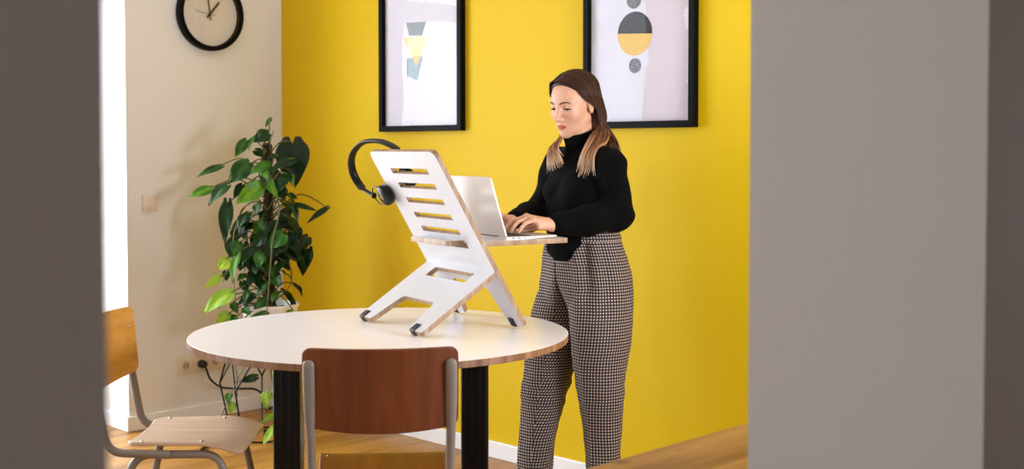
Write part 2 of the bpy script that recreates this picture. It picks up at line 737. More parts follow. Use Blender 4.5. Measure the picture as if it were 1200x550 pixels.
def make_chair(label, mback, mseat, loc, rz):
    """school chair facing local +X: plywood seat and back on a bent steel tube frame"""
    root = thing('school_chair', label, 'chair', loc, rz, 'school chairs at the round table')
    HW = 0.172                                         # half the distance between the side frames
    # seat: dished, with the front edge rolled down
    def seat_pos(x, y):
        z = 0.444 + 0.018 * (y / 0.2) ** 2 * (1 if x < 0.08 else max(0, 1 - (x - 0.08) / 0.1)) - 0.008
        if x > 0.10:
            z -= 0.016 * ((x - 0.10) / 0.10) ** 2
        if x < -0.14:
            z += 0.012 * ((-0.14 - x) / 0.06) ** 2
        return Vector((x, y, z))
    sh = round_corners(0.176, 0.194, 0.036)
    def seat_outline(u, v):
        x, y = sh(u, v)
        x += 0.019
        return x, y * (1.0 - 0.13 * (0.195 - x) / 0.39)
    st = curved_ply(seat_outline, seat_pos, 1, 0.012, 26, 26).build('seat', mseat, root, angle=50, bevel=0.003)
    # backrest: bowed backwards, rounded corners
    def back_pos(y, z):
        return Vector((-0.235 - 0.040 * (1 - (y / 0.2) ** 2) - 0.09 * z, y, 0.713 + z))
    bo = round_corners(0.203, 0.106, 0.022)
    def back_outline(u, v):
        y, z = bo(u, v)
        if z < 0:
            z *= 1.0 + 0.13 * (1 - (y / 0.203) ** 2)
        return y, z
    bk = curved_ply(back_outline, back_pos, 1, 0.011, 26, 14).build('backrest', mback, root, angle=50, bevel=0.003)
    r = 0.0125
    for s in (-1, 1):
        y = s * HW
        # upright: flattened paddle behind the backrest, tube below, bent forward under the seat
        pts = fillet([(-0.262, y * 1.075, 0.775), (-0.248, y * 1.075, 0.66), (-0.225, y * 1.06, 0.52), (-0.205, y * 1.05, 0.425), (-0.02, y, 0.417)], 0.07, 8)
        # arc length radius profile: wide and flat at the head
        rr, ff = [], []
        for p in pts:
            k = min(1, max(0, (p.z - 0.56) / 0.14))
            k = k * k * (3 - 2 * k)
            rr.append(r * (1 + 0.22 * k))
            ff.append(1.0 - 0.45 * k)
        top = pts[0]
        cap = [top + Vector((0, 0, 0.013)), top + Vector((0, 0, 0.008))]
        u = MB().tube(cap + list(pts), [r * 0.55, r * 1.05] + rr, 14, flat=[0.5, 0.55] + ff, up=(0, 1, 0)).build('back_upright', M_tube, root, angle=50)
        for z in (0.655, 0.755):
            q = back_pos(y, z - 0.713)
            MB().ball(q + Vector((0.006, 0, 0)), 0.006, 10, (0.5, 1, 1)).build('rivet', M_rivet, u)
        # legs: one bent hoop a side, front and rear leg meeting in the middle of the rail
        zr = 0.415
        yi = y * 0.94
        mid = Vector((0.02, yi, zr))
        for nm, foot, knee in (('f', Vector((0.20, y * 1.12, 0.012)), Vector((0.125, yi, zr))), ('r', Vector((-0.215, y * 1.12, 0.012)), Vector((-0.135, yi, zr)))):
            p = fillet([foot, knee, mid], 0.06, 8)
            lg = MB().tube(p, r, 12).build('leg', M_tube, root, angle=50)
            MB().tube([foot + Vector((0, 0, -0.012)), foot + Vector((0, 0, 0.02))], r * 1.25, 12).build('foot_cap', M_black_metal, lg, angle=40)
        for x in (-0.11, 0.07):
            q = seat_pos(x, yi)
            MB().ball(q + Vector((0, 0, 0.0065)), 0.006, 10, (1, 1, 0.5)).build('rivet', M_rivet, st)
    MB().tube([(0.06, -HW * 0.94, 0.413), (0.06, HW * 0.94, 0.413)], 0.010, 10).build('cross_tube', M_tube, root)
    return root


make_chair('chair seen from behind, reddish-brown plywood back against the white table', M_back_dark, M_seat_dark, (-0.361, 3.395, 0), math.radians(94))
make_chair('chair seen from its side, golden plywood back and pale seat under the table left edge', M_back_light, M_seat_light, (-1.008, 3.785, 0), math.radians(1))

# ------------------------------------------------------------------ wooden console table behind the doorway wall, out of focus
def console_wood():
    t = NT('knotty_oak')
    v = t.coords((1.6, 22, 22))
    g = t.noise(v, 1.0, 6, 0.6, 0.5)
    c = t.ramp(g, [(0.3, '#8A5A26'), (0.5, '#AE7C3E'), (0.7, '#C29250')])
    vo = t.n('TexVoronoi')
    vo.inputs['Scale'].default_value = 1.0
    t.l(t.coords((8, 12, 0.5)), vo.inputs['Vector'])
    k = t.ramp(vo.outputs['Distance'], [(0.08, (1, 1, 1, 1)), (0.24, (0, 0, 0, 1))])
    t.base(t.mix(t.math('MULTIPLY', k, 0.75), c, '#4E2E18'))
    t.setb(Roughness=0.45)
    t.bump(g, 0.06, 0.002)
    return t.m


def make_console():
    M = console_wood()
    p = Vector((0.10, 2.165, 0))                       # far left corner of the top
    root = thing('console_table', 'out-of-focus knotty wooden table top at the bottom edge beside the doorway', 'table', p, RX)
    L, D = 1.25, 0.245
    mb = MB()
    mb.box((L / 2, -D / 2, 0.73), (L, D, 0.04), bevel=0.004)
    mb.build('tabletop', M, root, angle=30)
    for x in (0.04, L - 0.04):
        for y in (-0.035, -D + 0.035):
            MB().box((x, y, 0.355), (0.05, 0.05, 0.71), bevel=0.004).build('leg', M, root, angle=30)
    MB().box((L / 2, -0.03, 0.67), (L - 0.12, 0.022, 0.08)).build('apron', M, root, smooth=False)
    return root


make_console()

# ------------------------------------------------------------------ standing-desk riser of two crossed boards and a shelf
M_lam = plain('white_board_laminate', '#D5D2D5', 0.36, var=0.012, nscale=12)
M_birch = wood('birch_ply_edge', '#8A6C52', '#A98A6E', '#C0A388', 'Z', 1.5, 0.55)
M_rubber = plain('black_rubber', '#0E0E10', 0.5, var=0.1)
RISER_O = Vector((-0.239, 4.02, TZ))
RISER_A = math.radians(31.5)


def board_frame(p, d):
    """matrix of a board leaning in the riser's side plane: x across, y up the board, z its normal"""
    d = Vector((d[0], 0, d[1])).normalized()
    x = Vector((0, 1, 0))
    n = x.cross(d)
    M = Matrix((x, d, n)).transposed().to_4x4()
    M.translation = Vector((p[0], 0, p[1]))
    return M


def make_riser():
    root = thing('standing_desk_riser', 'white plywood laptop riser of two crossed slotted boards standing on the round table', 'desk riser', RISER_O, RISER_A)
    t = 0.016
    MT = board_frame((0.186, 0.006), (-0.331, 0.572))
    MBd = board_frame((-0.186, 0.006), (0.276, 0.182))
    h, Lt = 0.236, 0.658
    out = [(-h, Lt), (-h, 0), (-0.152, 0), (-0.118, 0.158), (0.118, 0.158), (0.152, 0), (h, 0), (h, Lt)]
    out = rounded(out, [0.03, 0.008, 0.012, 0.05, 0.05, 0.012, 0.008, 0.03], 7)
    holes = []
    for s in (0.584, 0.528, 0.470, 0.412, 0.356):
        holes.append(rounded([(-0.132, s - 0.0105), (0.132, s - 0.0105), (0.132, s + 0.0105), (-0.132, s + 0.0105)], 0.004, 3))
    s = 0.305
    holes.append(rounded([(-0.14, s - 0.0105), (0.14, s - 0.0105), (0.14, s + 0.0105), (-0.14, s + 0.0105)], 0.003, 3))
    me = plate(out, holes, t, 'tall_board')
    me.transform(MT)
    tb = link('tall_board', me, [M_lam, M_birch], root, smooth=False, bevel=0.0012)
    h = 0.232
    out = [(-h, 0.322), (-h, 0), (-0.140, 0), (-0.112, 0.133), (0.112, 0.133), (0.140, 0), (h, 0), (h, 0.322)]
    out = rounded(out, [0.003, 0.010, 0.012, 0.022, 0.022, 0.012, 0.010, 0.003], 6)
    hole = rounded([(-0.136, 0.246), (0.136, 0.246), (0.136, 0.294), (-0.136, 0.294)], 0.006, 3)
    me = plate(out, [hole], t, 'short_board')
    me.transform(MBd)
    link('short_board', me, [M_lam, M_birch], root, smooth=False, bevel=0.0012)
    # shelf with a tongue that runs through the lowest slot
    zs = 0.276
    xt = 0.186 - 0.331 * (zs - 0.006) / 0.572
    x0, x1, wv = -0.045, 0.372, 0.212
    f = xt + 0.012
    out = [(x1, -wv), (x1, wv), (f, wv), (f, 0.128), (x0, 0.128), (x0, -0.128), (f, -0.128), (f, -wv)]
    out = rounded(out, [0.012, 0.012, 0.004, 0, 0.006, 0.006, 0, 0.004], 5)
    me = plate(out, [], t, 'shelf')
    me.transform(Matrix.Translation((0, 0, zs)))
    link('shelf', me, [M_lam, M_birch], root, smooth=False, bevel=0.0012)
    # black rubber clips folded round the four feet
    for M, us in ((MT, (-0.180, 0.212)), (MBd, (-0.170, 0.206))):
        for u in us:
            mb = MB()
            w = 0.0135
            sec = rounded([(-0.012, 0.030), (-0.0125, -0.0035), (0.0125, -0.0035), (0.012, 0.030), (0.0086, 0.030), (0.0086, 0.0004), (-0.0086, 0.0004), (-0.0086, 0.030)],
                          [0.001, 0.005, 0.005, 0.001, 0.001, 0.003, 0.003, 0.001], 4)
            mb.prism(sec, (w * 2, 0, 0), (u - w, 0, 0), (0, 0, 1), (0, 1, 0))
            bmesh.ops.transform(mb.bm, matrix=M, verts=mb.bm.verts[:])
            mb.build('rubber_foot', M_rubber, root, angle=30)
    bpy.context.view_layer.update()
    low = min((c.matrix_local @ v.co).z for c in root.children for v in c.data.vertices)
    root.location.z += 0.0008 - low                     # feet flush with the table
    return root, MT


RISER, MT = make_riser()

# ------------------------------------------------------------------ laptop on the shelf
M_alu = plain('silver_aluminium', '#E4DAD4', 0.38, 0.3, var=0.01)
M_alu_bright = plain('silver_edge', '#C9C6C6', 0.3, 0.8, var=0.01)
M_key = plain('black_keycap', '#101113', 0.45, var=0.1)
M_dark = plain('dark_port', '#050505', 0.6, var=0.05)


def screen_mat():
    t = NT('laptop_display')
    v = t.coords((1, 1, 1))
    f = t.noise(v, 9, 2)
    c = t.ramp(f, [(0.35, '#BFC8D4'), (0.65, '#E6EAF0')])
    t.l(c, t.b.inputs['Emission Color'])
    t.setb(Base_Color=(0.01, 0.01, 0.012, 1), Roughness=0.12, Emission_Strength=0.35)
    return t.m


def make_laptop():
    # local +X points at the person, Y across
    ex = Vector((math.cos(RISER_A), math.sin(RISER_A), 0))
    ey = Vector((-ex.y, ex.x, 0))
    p = RISER_O + ex * 0.140 + ey * -0.037 + Vector((0, 0, 0.276 + 0.008 + 0.0015))
    root = thing('laptop', 'open silver laptop on the shelf of the riser, back of its lid to the camera', 'laptop', p, RISER_A)
    W, D, T = 0.304, 0.205, 0.0135
    mb = MB()
    mb.prism(rounded([(0, -W / 2), (D, -W / 2), (D, W / 2), (0, W / 2)], 0.012, 5), (0, 0, T - 0.002), (0, 0, 0.0015))
    # wedge: thinner at the front
    for v in mb.bm.verts:
        if v.co.z < 0.005:
            v.co.z += 0.006 * (v.co.x / D)
    b = mb.build('base', M_alu, root, angle=30, bevel=0.001)
    MB().prism(rounded([(0.012, -0.135), (0.112, -0.135), (0.112, 0.135), (0.012, 0.135)], 0.004, 3), (0, 0, 0.0006), (0, 0, T - 0.0005)).build('keyboard_well', M_dark, b, smooth=False)
    ks = MB()
    rows = [(0.020, 13, 0.010), (0.036, 13, 0.0145), (0.0535, 13, 0.0145), (0.071, 12, 0.0145), (0.0885, 11, 0.0145), (0.105, 8, 0.0145)]
    for x, n, dep in rows:
        pitch = 0.262 / n
        for i in range(n):
            y = -0.131 + pitch * (i + 0.5)
            ks.box((x, y, T + 0.0008), (dep, pitch - 0.003, 0.0016), bevel=0.0005)
    ks.build('keys', M_key, b, smooth=False)
    MB().prism(rounded([(0.122, -0.056), (0.192, -0.056), (0.192, 0.056), (0.122, 0.056)], 0.004, 3), (0, 0, 0.0004), (0, 0, T - 0.0005)).build('trackpad', M_alu_bright, b, smooth=False)
    for x, w in ((0.030, 0.010), (0.052, 0.010), (0.074, 0.005)):
        MB().box((x, -W / 2, 0.0085), (w, 0.0012, 0.0035)).build('port', M_dark, b, smooth=False)
    # lid, opened a little past upright
    lean = Vector((-0.060, 0, 0.192)).normalized()
    nrm = Vector((lean.z, 0, -lean.x))
    M = Matrix((Vector((0, 1, 0)), lean, Vector((0, 1, 0)).cross(lean))).transposed().to_4x4()
    M.translation = Vector((0.004, 0, T + 0.001))
    me = plate(rounded([(-W / 2, 0), (W / 2, 0), (W / 2, 0.204), (-W / 2, 0.204)], [0.004, 0.004, 0.014, 0.014], 6), [], 0.0055, 'lid')
    me.transform(M)
    l = link('lid', me, [M_alu, M_alu], root, smooth=False, bevel=0.0012)
    me = plate(rounded([(-0.142, 0.016), (0.142, 0.016), (0.142, 0.196), (-0.142, 0.196)], 0.003, 3), [], 0.0008, 'screen')
    me.transform(M @ Matrix.Translation((0, 0, 0.0028)))
    link('screen', me, [screen_mat(), M_dark], l, smooth=False)
    MB().tube([(0.004, -0.11, T - 0.001), (0.004, 0.11, T - 0.001)], 0.0042, 12).build('hinge', M_dark, root)
    return root


make_laptop()

# ------------------------------------------------------------------ headphones hung over the top corner of the riser
M_leather = plain('black_leatherette', '#0B0A08', 0.45, var=0.2, nscale=90, bump=0.15)
M_hp = plain('black_headphone_plastic', '#060607', 0.35, var=0.1, Specular_IOR_Level=0.3)
M_brass = plain('dull_gold_metal', '#8E7A4C', 0.35, 0.9)


def make_headphones():
    root = thing('headphones', 'black over-ear headphones hung over the far top corner of the white riser', 'headphones', RISER_O, RISER_A)
    P = lambda u, s, n: (MT @ Vector((u, s, n)))
    # the normal of the board frame looks towards the laptop; negative n is the side seen here
    n0 = MT.to_3x3() @ Vector((0, 0, 1))
    near, far = (0.232, 0.502, -0.026), (0.115, 0.545, 0.030)
    pts = [P(0.325, 0.498, -0.030), P(0.405, 0.530, -0.026), P(0.425, 0.590, -0.018), P(0.375, 0.652, -0.008), P(0.270, 0.693, 0.006),
           P(0.165, 0.690, 0.020), P(0.105, 0.655, 0.034), P(0.085, 0.610, 0.040)]
    sm = smooth_path(pts, 10)
    m = len(sm)
    rr = [0.0145 if 0.12 < i / m < 0.88 else 0.008 for i in range(m)]
    MB().tube(sm, rr, 12, flat=0.45, up=n0).build('headband', M_leather, root, angle=60)
    sl = [p + (p - P(0.25, 0.57, 0)).normalized() * -0.004 for p in sm[12:-12]]
    MB().tube(sl, 0.0118, 10, flat=0.5, up=n0).build('band_padding', M_hp, root, angle=60)
    for (u, s, n), end, sg in ((near, pts[0], -1), (far, pts[-1], 1)):
        c = P(u, s, n)
        A = Matrix.Translation(c) @ MT.to_3x3().to_4x4()
        pr = [(0.0, -0.017), (0.026, -0.016), (0.033, -0.011), (0.0345, 0.0), (0.033, 0.004)]
        M2 = A @ Matrix.Diagonal((1, 1.12, sg, 1)) @ Matrix.Diagonal((1, 1, -1, 1))
        cup = MB().lathe(pr + [(0.0, 0.004)], 28, M=M2).build('ear_cup', M_hp, root, angle=40, recalc=True)
        MB().lathe([(0.014, 0.003), (0.030, 0.004), (0.034, 0.009), (0.031, 0.0145), (0.020, 0.0155), (0.014, 0.010)], 28, M=M2).build('ear_pad', M_leather, cup, angle=60, recalc=True)
        MB().lathe([(0.0, -0.0176), (0.010, -0.0176), (0.010, -0.0165)], 20, M=M2).build('cup_badge', M_brass, cup, recalc=True)
        # wire yoke from the band's end to the cup's hub
        hub = P(u, s, n + sg * 0.012)
        d = (P(u + 0.02, s + 0.036, n + sg * 0.006), P(u + 0.03, s - 0.036, n + sg * 0.006))
        for q in d:
            mid = (end + q) / 2 + (q - c) * 0.35
            MB().tube(smooth_path([end, mid, q, (q + hub) / 2], 8), 0.0022, 8).build('yoke', M_hp, cup)
        MB().ball(end, 0.011, 14, (1, 1, 1)).build('slider', M_hp, root)
    return root


make_headphones()

# ------------------------------------------------------------------ framed prints on the yellow wall
M_black_frame = plain('black_lacquered_frame', '#070708', 0.5, var=0.12, Specular_IOR_Level=0.08)
M_glazing = glass_mat()
M_glazing.name = 'picture_glazing'


def picture_paper(name, col):
    return plain(name, col, 0.7, var=0.015, nscale=60)


def speck(name, dark, light, sc=120):
    t = NT(name)
    f = t.noise(t.coords(), sc, 4, 0.7)
    t.base(t.ramp(f, [(0.4, dark), (0.62, light)]))
    t.setb(Roughness=0.7)
    return t.m


M_paper = picture_paper('print_paper', '#D6D2E0')
M_paper2 = picture_paper('print_paper_cool', '#D8D8E6')
M_charcoal = speck('charcoal_print', '#34383E', '#4A4E54')
M_slate = speck('speckled_slate_print', '#4E545E', '#8A8E98')
M_ochre = speck('ochre_print', '#DDB25E', '#E6C070')
M_black_ink = speck('black_ink_print', '#0E0E12', '#18181C')
M_teal = speck('pale_teal_print', '#7E98A4', '#98B0BA')
M_lilac = picture_paper('lilac_print', '#D3C6D2')


def picture(name_label, t0, t1, z0, z1, shapes, paper):
    """t runs along the yellow wall from the corner; shapes are (outline of (t, z), material)"""
    w, h = t1 - t0, z1 - z0
    o = C0 + D2 * ((t0 + t1) / 2) + UP * z0 - D1 * 0.001
    root = thing('framed_print', name_label, 'picture', o, RX - PI / 2)   # local X along the wall, local -Y into the room
    b, dp = 0.026, 0.030
    for nm, c, s in (('frame_side', (-w / 2 + b / 2, -dp / 2, h / 2), (b, dp, h)), ('frame_side', (w / 2 - b / 2, -dp / 2, h / 2), (b, dp, h)),
                     ('frame_rail', (0, -dp / 2, b / 2), (w - 2 * b, dp, b)), ('frame_rail', (0, -dp / 2, h - b / 2), (w - 2 * b, dp, b))):
        MB().box(c, s).build(nm, M_black_frame, root, smooth=False, bevel=0.0015)
    pr = MB().box((0, -0.006, h / 2), (w - 2 * b, 0.004, h - 2 * b)).build('print', paper, root, smooth=False)
    for k, (poly, m) in enumerate(shapes):
        mb = MB()
        mb.prism([(x - (t0 + t1) / 2, z - z0) for x, z in poly], (0, -0.0003, 0), (0, -0.0081 - 0.0003 * k, 0), (1, 0, 0), (0, 0, 1))
        mb.build('printed_shape', m, pr, smooth=False)
    # glazing: a thin sheet with the slight waviness of acrylic
    rows = []
    nx, nz = 24, 32
    for j in range(nz + 1):
        r = []
        for i in range(nx + 1):
            x = (-0.5 + i / nx) * (w - 2 * b)
            z = b + j / nz * (h - 2 * b)
            d = 0.0010 * math.sin(7.0 * x + 3.1 * z + t0) + 0.0007 * math.sin(13 * z + 5 * x + 2 * t0)
            r.append((x, -0.0185 + d, z))
        rows.append(r)
    g = MB()
    g.grid(rows)
    gl = g.build('glazing', M_glazing, root, angle=180)
    return root


def disc(c, r, a0=0.0, a1=2 * PI, n=40):
    full = abs(a1 - a0 - 2 * PI) < 1e-6
    return [(c[0] + r * math.cos(a0 + (a1 - a0) * k / n), c[1] + r * math.sin(a0 + (a1 - a0) * k / n)) for k in range(n if full else n + 1)]


left_shapes = [
    ([(0.983, 1.847), (1.016, 1.847), (1.012, 1.802)], M_ochre),
    ([(1.014, 1.852), (1.150, 1.845), (1.108, 1.760), (1.026, 1.764)], speck('ochre_print_with_glare', '#E6CD96', '#EDD9AC')),  # ochre shape, paled by a window reflection painted into its colour
    ([(1.004, 1.916), (1.143, 1.911), (1.114, 1.852), (1.026, 1.857)], M_slate),
    ([(1.016, 1.752), (1.121, 1.758), (1.081, 1.645), (1.016, 1.676)], M_teal),
    ([(1.012, 1.752), (1.018, 1.752), (1.018, 1.668), (1.012, 1.668)], M_black_ink),
    ([(1.048, 1.763), (1.108, 1.760), (1.074, 1.713)], M_ochre)]
picture('black-framed print left of the person, small stack of angular grey and ochre shapes', 0.829, 1.393, 1.417, 2.217, left_shapes, M_paper)

bc, br = (2.347, 1.778), 0.084
tilt = -0.055
wave = [(2.402 + 0.012 * math.sin(5.2 + z * 9.0) - (0.012 if z < 1.66 else 0.0), z) for z in [1.442 + 0.02 * k for k in range(38)]]
right_shapes = [
    (wave + [(2.614, 2.182), (2.614, 1.442)], M_lilac),
    (disc(bc, br, tilt, tilt + PI), M_charcoal),
    (disc(bc, br, PI + tilt, 2 * PI + tilt), M_ochre),
    (disc(bc, br, tilt, 0.95, 16) + [(bc[0] + br * 0.62, bc[1] + br * 0.5), (bc[0] + br * 0.70, bc[1] - 0.003)], M_black_ink),
    (disc((2.349, 1.655), 0.0285), M_slate), (disc((2.343, 1.908), 0.0345), M_slate)]
picture('black-framed print behind the head of the person, big half-charcoal half-ochre circle', 2.102, 2.640, 1.416, 2.216, right_shapes, M_paper2)


# ------------------------------------------------------------------ clock on the beige pier
def on_facade(s, z, d=0.0):
    return C0 - D1 * s + D2 * d + UP * z


def make_clock():
    root = thing('wall_clock', 'round white-faced clock with a black rim on the beige wall', 'clock', on_facade(0.432, 1.999, 0.001), RX)   # local -Y into the room
    R = 0.180
    MX = Matrix.Rotation(PI / 2, 4, 'X')               # local Z of the lathe becomes -Y
    prof = [(R - 0.004, 0.0), (R, 0.006), (R, 0.040), (R - 0.006, 0.046), (R - 0.018, 0.046), (R - 0.023, 0.040), (R - 0.024, 0.012)]
    prof.append(prof[0])
    MB().lathe(prof, 72, M=MX).build('rim', M_black_frame, root, angle=40, recalc=True)
    MB().lathe([(0.0, 0.004), (R - 0.022, 0.004), (R - 0.022, 0.010), (0.0, 0.010)], 72, M=MX).build('dial', plain('clock_dial', '#D9CFC4', 0.6, var=0.01), root, angle=30, recalc=True)
    dark = plain('dark_brass_hand', '#2A2010', 0.4, 0.4)
    def hand(name, ang, l, back, w, y, m):
        d = Vector((math.sin(ang), 0, math.cos(ang)))
        e = Vector((d.z, 0, -d.x))
        mb = MB()
        mb.obox(Vector((0, y, 0)) - d * back - e * w / 2, d * (l + back), e * w, Vector((0, -0.0016, 0)), 0.0004)
        return mb.build(name, m, root, smooth=False)
    hand('hour_hand', math.radians(40), 0.082, 0.022, 0.0095, -0.0165, dark)
    hand('minute_hand', math.radians(-8), 0.125, 0.030, 0.006, -0.0195, dark)
    hand('second_hand', math.radians(-82), 0.085, 0.03, 0.0018, -0.0225, dark)
    MB().lathe([(0.0, 0.026), (0.005, 0.026), (0.006, 0.010)], 20, M=MX).build('hub', dark, root, recalc=True)
    MB().lathe([(0.0, 0.040), (R - 0.022, 0.038), (R - 0.022, 0.0375), (0.0, 0.0395)], 64, M=MX).build('glass', M_glazing, root, recalc=True)
    return root


make_clock()

# ------------------------------------------------------------------ switch, sockets, plug
M_plastic = plain('ivory_plastic', '#DCCFBE', 0.4, var=0.01)
M_socket_in = plain('socket_well', '#B8A890', 0.5, var=0.02)


def make_switch():
    root = thing('light_switch', 'ivory light switch on the beige wall left of the tall plant', 'switch', on_facade(0.758, 1.079, 0.001), RX)
    MB().box((0, -0.005, 0), (0.080, 0.010, 0.080), bevel=0.003).build('plate', M_plastic, root, angle=30)
    rk = MB().box((0, 0, 0), (0.056, 0.006, 0.056), rot=Matrix.Rotation(math.radians(3), 3, 'X'), bevel=0.0015)
    bmesh.ops.translate(rk.bm, verts=rk.bm.verts[:], vec=(0, -0.011, 0))
    rk.build('rocker', M_plastic, root, angle=30)


make_switch()


def make_socket():
    s = (0.617 + 0.360) / 2 + 0.005
    root = thing('wall_socket', 'ivory triple socket plate low on the beige wall beside the plant stand', 'socket', on_facade(s, 0.275, 0.001), RX)
    MX = Matrix.Rotation(PI / 2, 4, 'X')
    MB().box((0, -0.004, 0), (0.250, 0.008, 0.084), bevel=0.003).build('plate', M_plastic, root, angle=30)
    for x in (-0.083, 0.0, 0.083):
        M = Matrix.Translation((x, -0.008, 0)) @ MX
        o = MB().lathe([(0.029, 0.0), (0.0285, 0.003), (0.022, 0.0035), (0.0205, 0.0005), (0.0, 0.0005)], 32, M=M).build('outlet', M_plastic, root, recalc=True)
        MB().lathe([(0.0, 0.0009), (0.0200, 0.0009), (0.0200, 0.0004)], 32, M=M).build('outlet_well', M_socket_in, o, recalc=True)
        for q in (-0.0095, 0.0095):
            MB().lathe([(0.0, 0.0016), (0.0028, 0.0016), (0.0028, 0.0)], 12, M=Matrix.Translation((x + q, -0.008, 0)) @ MX).build('pin_hole', M_dark, o, recalc=True)
    return s


SOCK_S = make_socket()


def make_plug():
    root = thing('power_cord', 'black power cord plugged into the middle outlet, its cable sagging behind the plant stand', 'cord', on_facade(SOCK_S, 0.275, 0.011), RX)
    MX = Matrix.Rotation(PI / 2, 4, 'X')
    MB().lathe([(0.0185, 0.0), (0.0195, 0.012), (0.018, 0.030), (0.012, 0.038), (0.0, 0.039)], 24, M=MX).build('plug', M_rubber, root, angle=50, recalc=True)
    pts = [(0, -0.030, -0.006), (0.004, -0.046, -0.03), (0.02, -0.055, -0.075), (0.085, -0.05, -0.122), (0.18, -0.06, -0.140), (0.265, -0.07, -0.155),
           (0.32, -0.075, -0.200), (0.335, -0.08, -0.255), (0.34, -0.06, -0.269), (0.42, -0.03, -0.269)]
    MB().tube(smooth_path(pts, 10), 0.0052, 10).build('cable', M_rubber, root, angle=180)


make_plug()

# ------------------------------------------------------------------ wire plant stand
PLANT = Vector((-1.12, 5.60, 0))


def make_stand():
    root = thing('plant_stand', 'black wire plant stand with Y-shaped struts carrying the white pot', 'plant stand', PLANT + Vector((-0.042, 0, 0)))
    r = 0.0042
    def ring(rad, z):
        p = [(rad * math.cos(2 * PI * k / 60), rad * math.sin(2 * PI * k / 60), z) for k in range(60)]
        mb = MB()
        V = mb.tube(p + [p[0]], r, 8, caps=False)
        return mb
    ring(0.150, 0.44).build('top_ring', M_black_metal, root)
    ring(0.150, 0.006).build('base_ring', M_black_metal, root)
    ring(0.105, 0.395).build('pot_ring', M_black_metal, root)
    for k in range(5):
        a = math.radians(102 + 72 * k)
        node = Vector((0.203 * math.cos(a), 0.203 * math.sin(a), 0.245))
        foot = Vector((0.150 * math.cos(a), 0.150 * math.sin(a), 0.006))
        lg = MB().tube([node, foot], r, 8).build('leg', M_black_metal, root)
        for sg in (-1, 1):
            b = a + sg * math.radians(36)
            t = Vector((0.150 * math.cos(b), 0.150 * math.sin(b), 0.44))
            MB().tube([node, t], r, 8).build('strut', M_black_metal, lg)
        t = Vector((0.150 * math.cos(a + math.radians(36)), 0.150 * math.sin(a + math.radians(36)), 0.44))
        t2 = Vector((0.105 * math.cos(a + math.radians(36)), 0.105 * math.sin(a + math.radians(36)), 0.395))
        MB().tube([t, t2], r * 0.8, 8).build('strut', M_black_metal, lg)


make_stand()

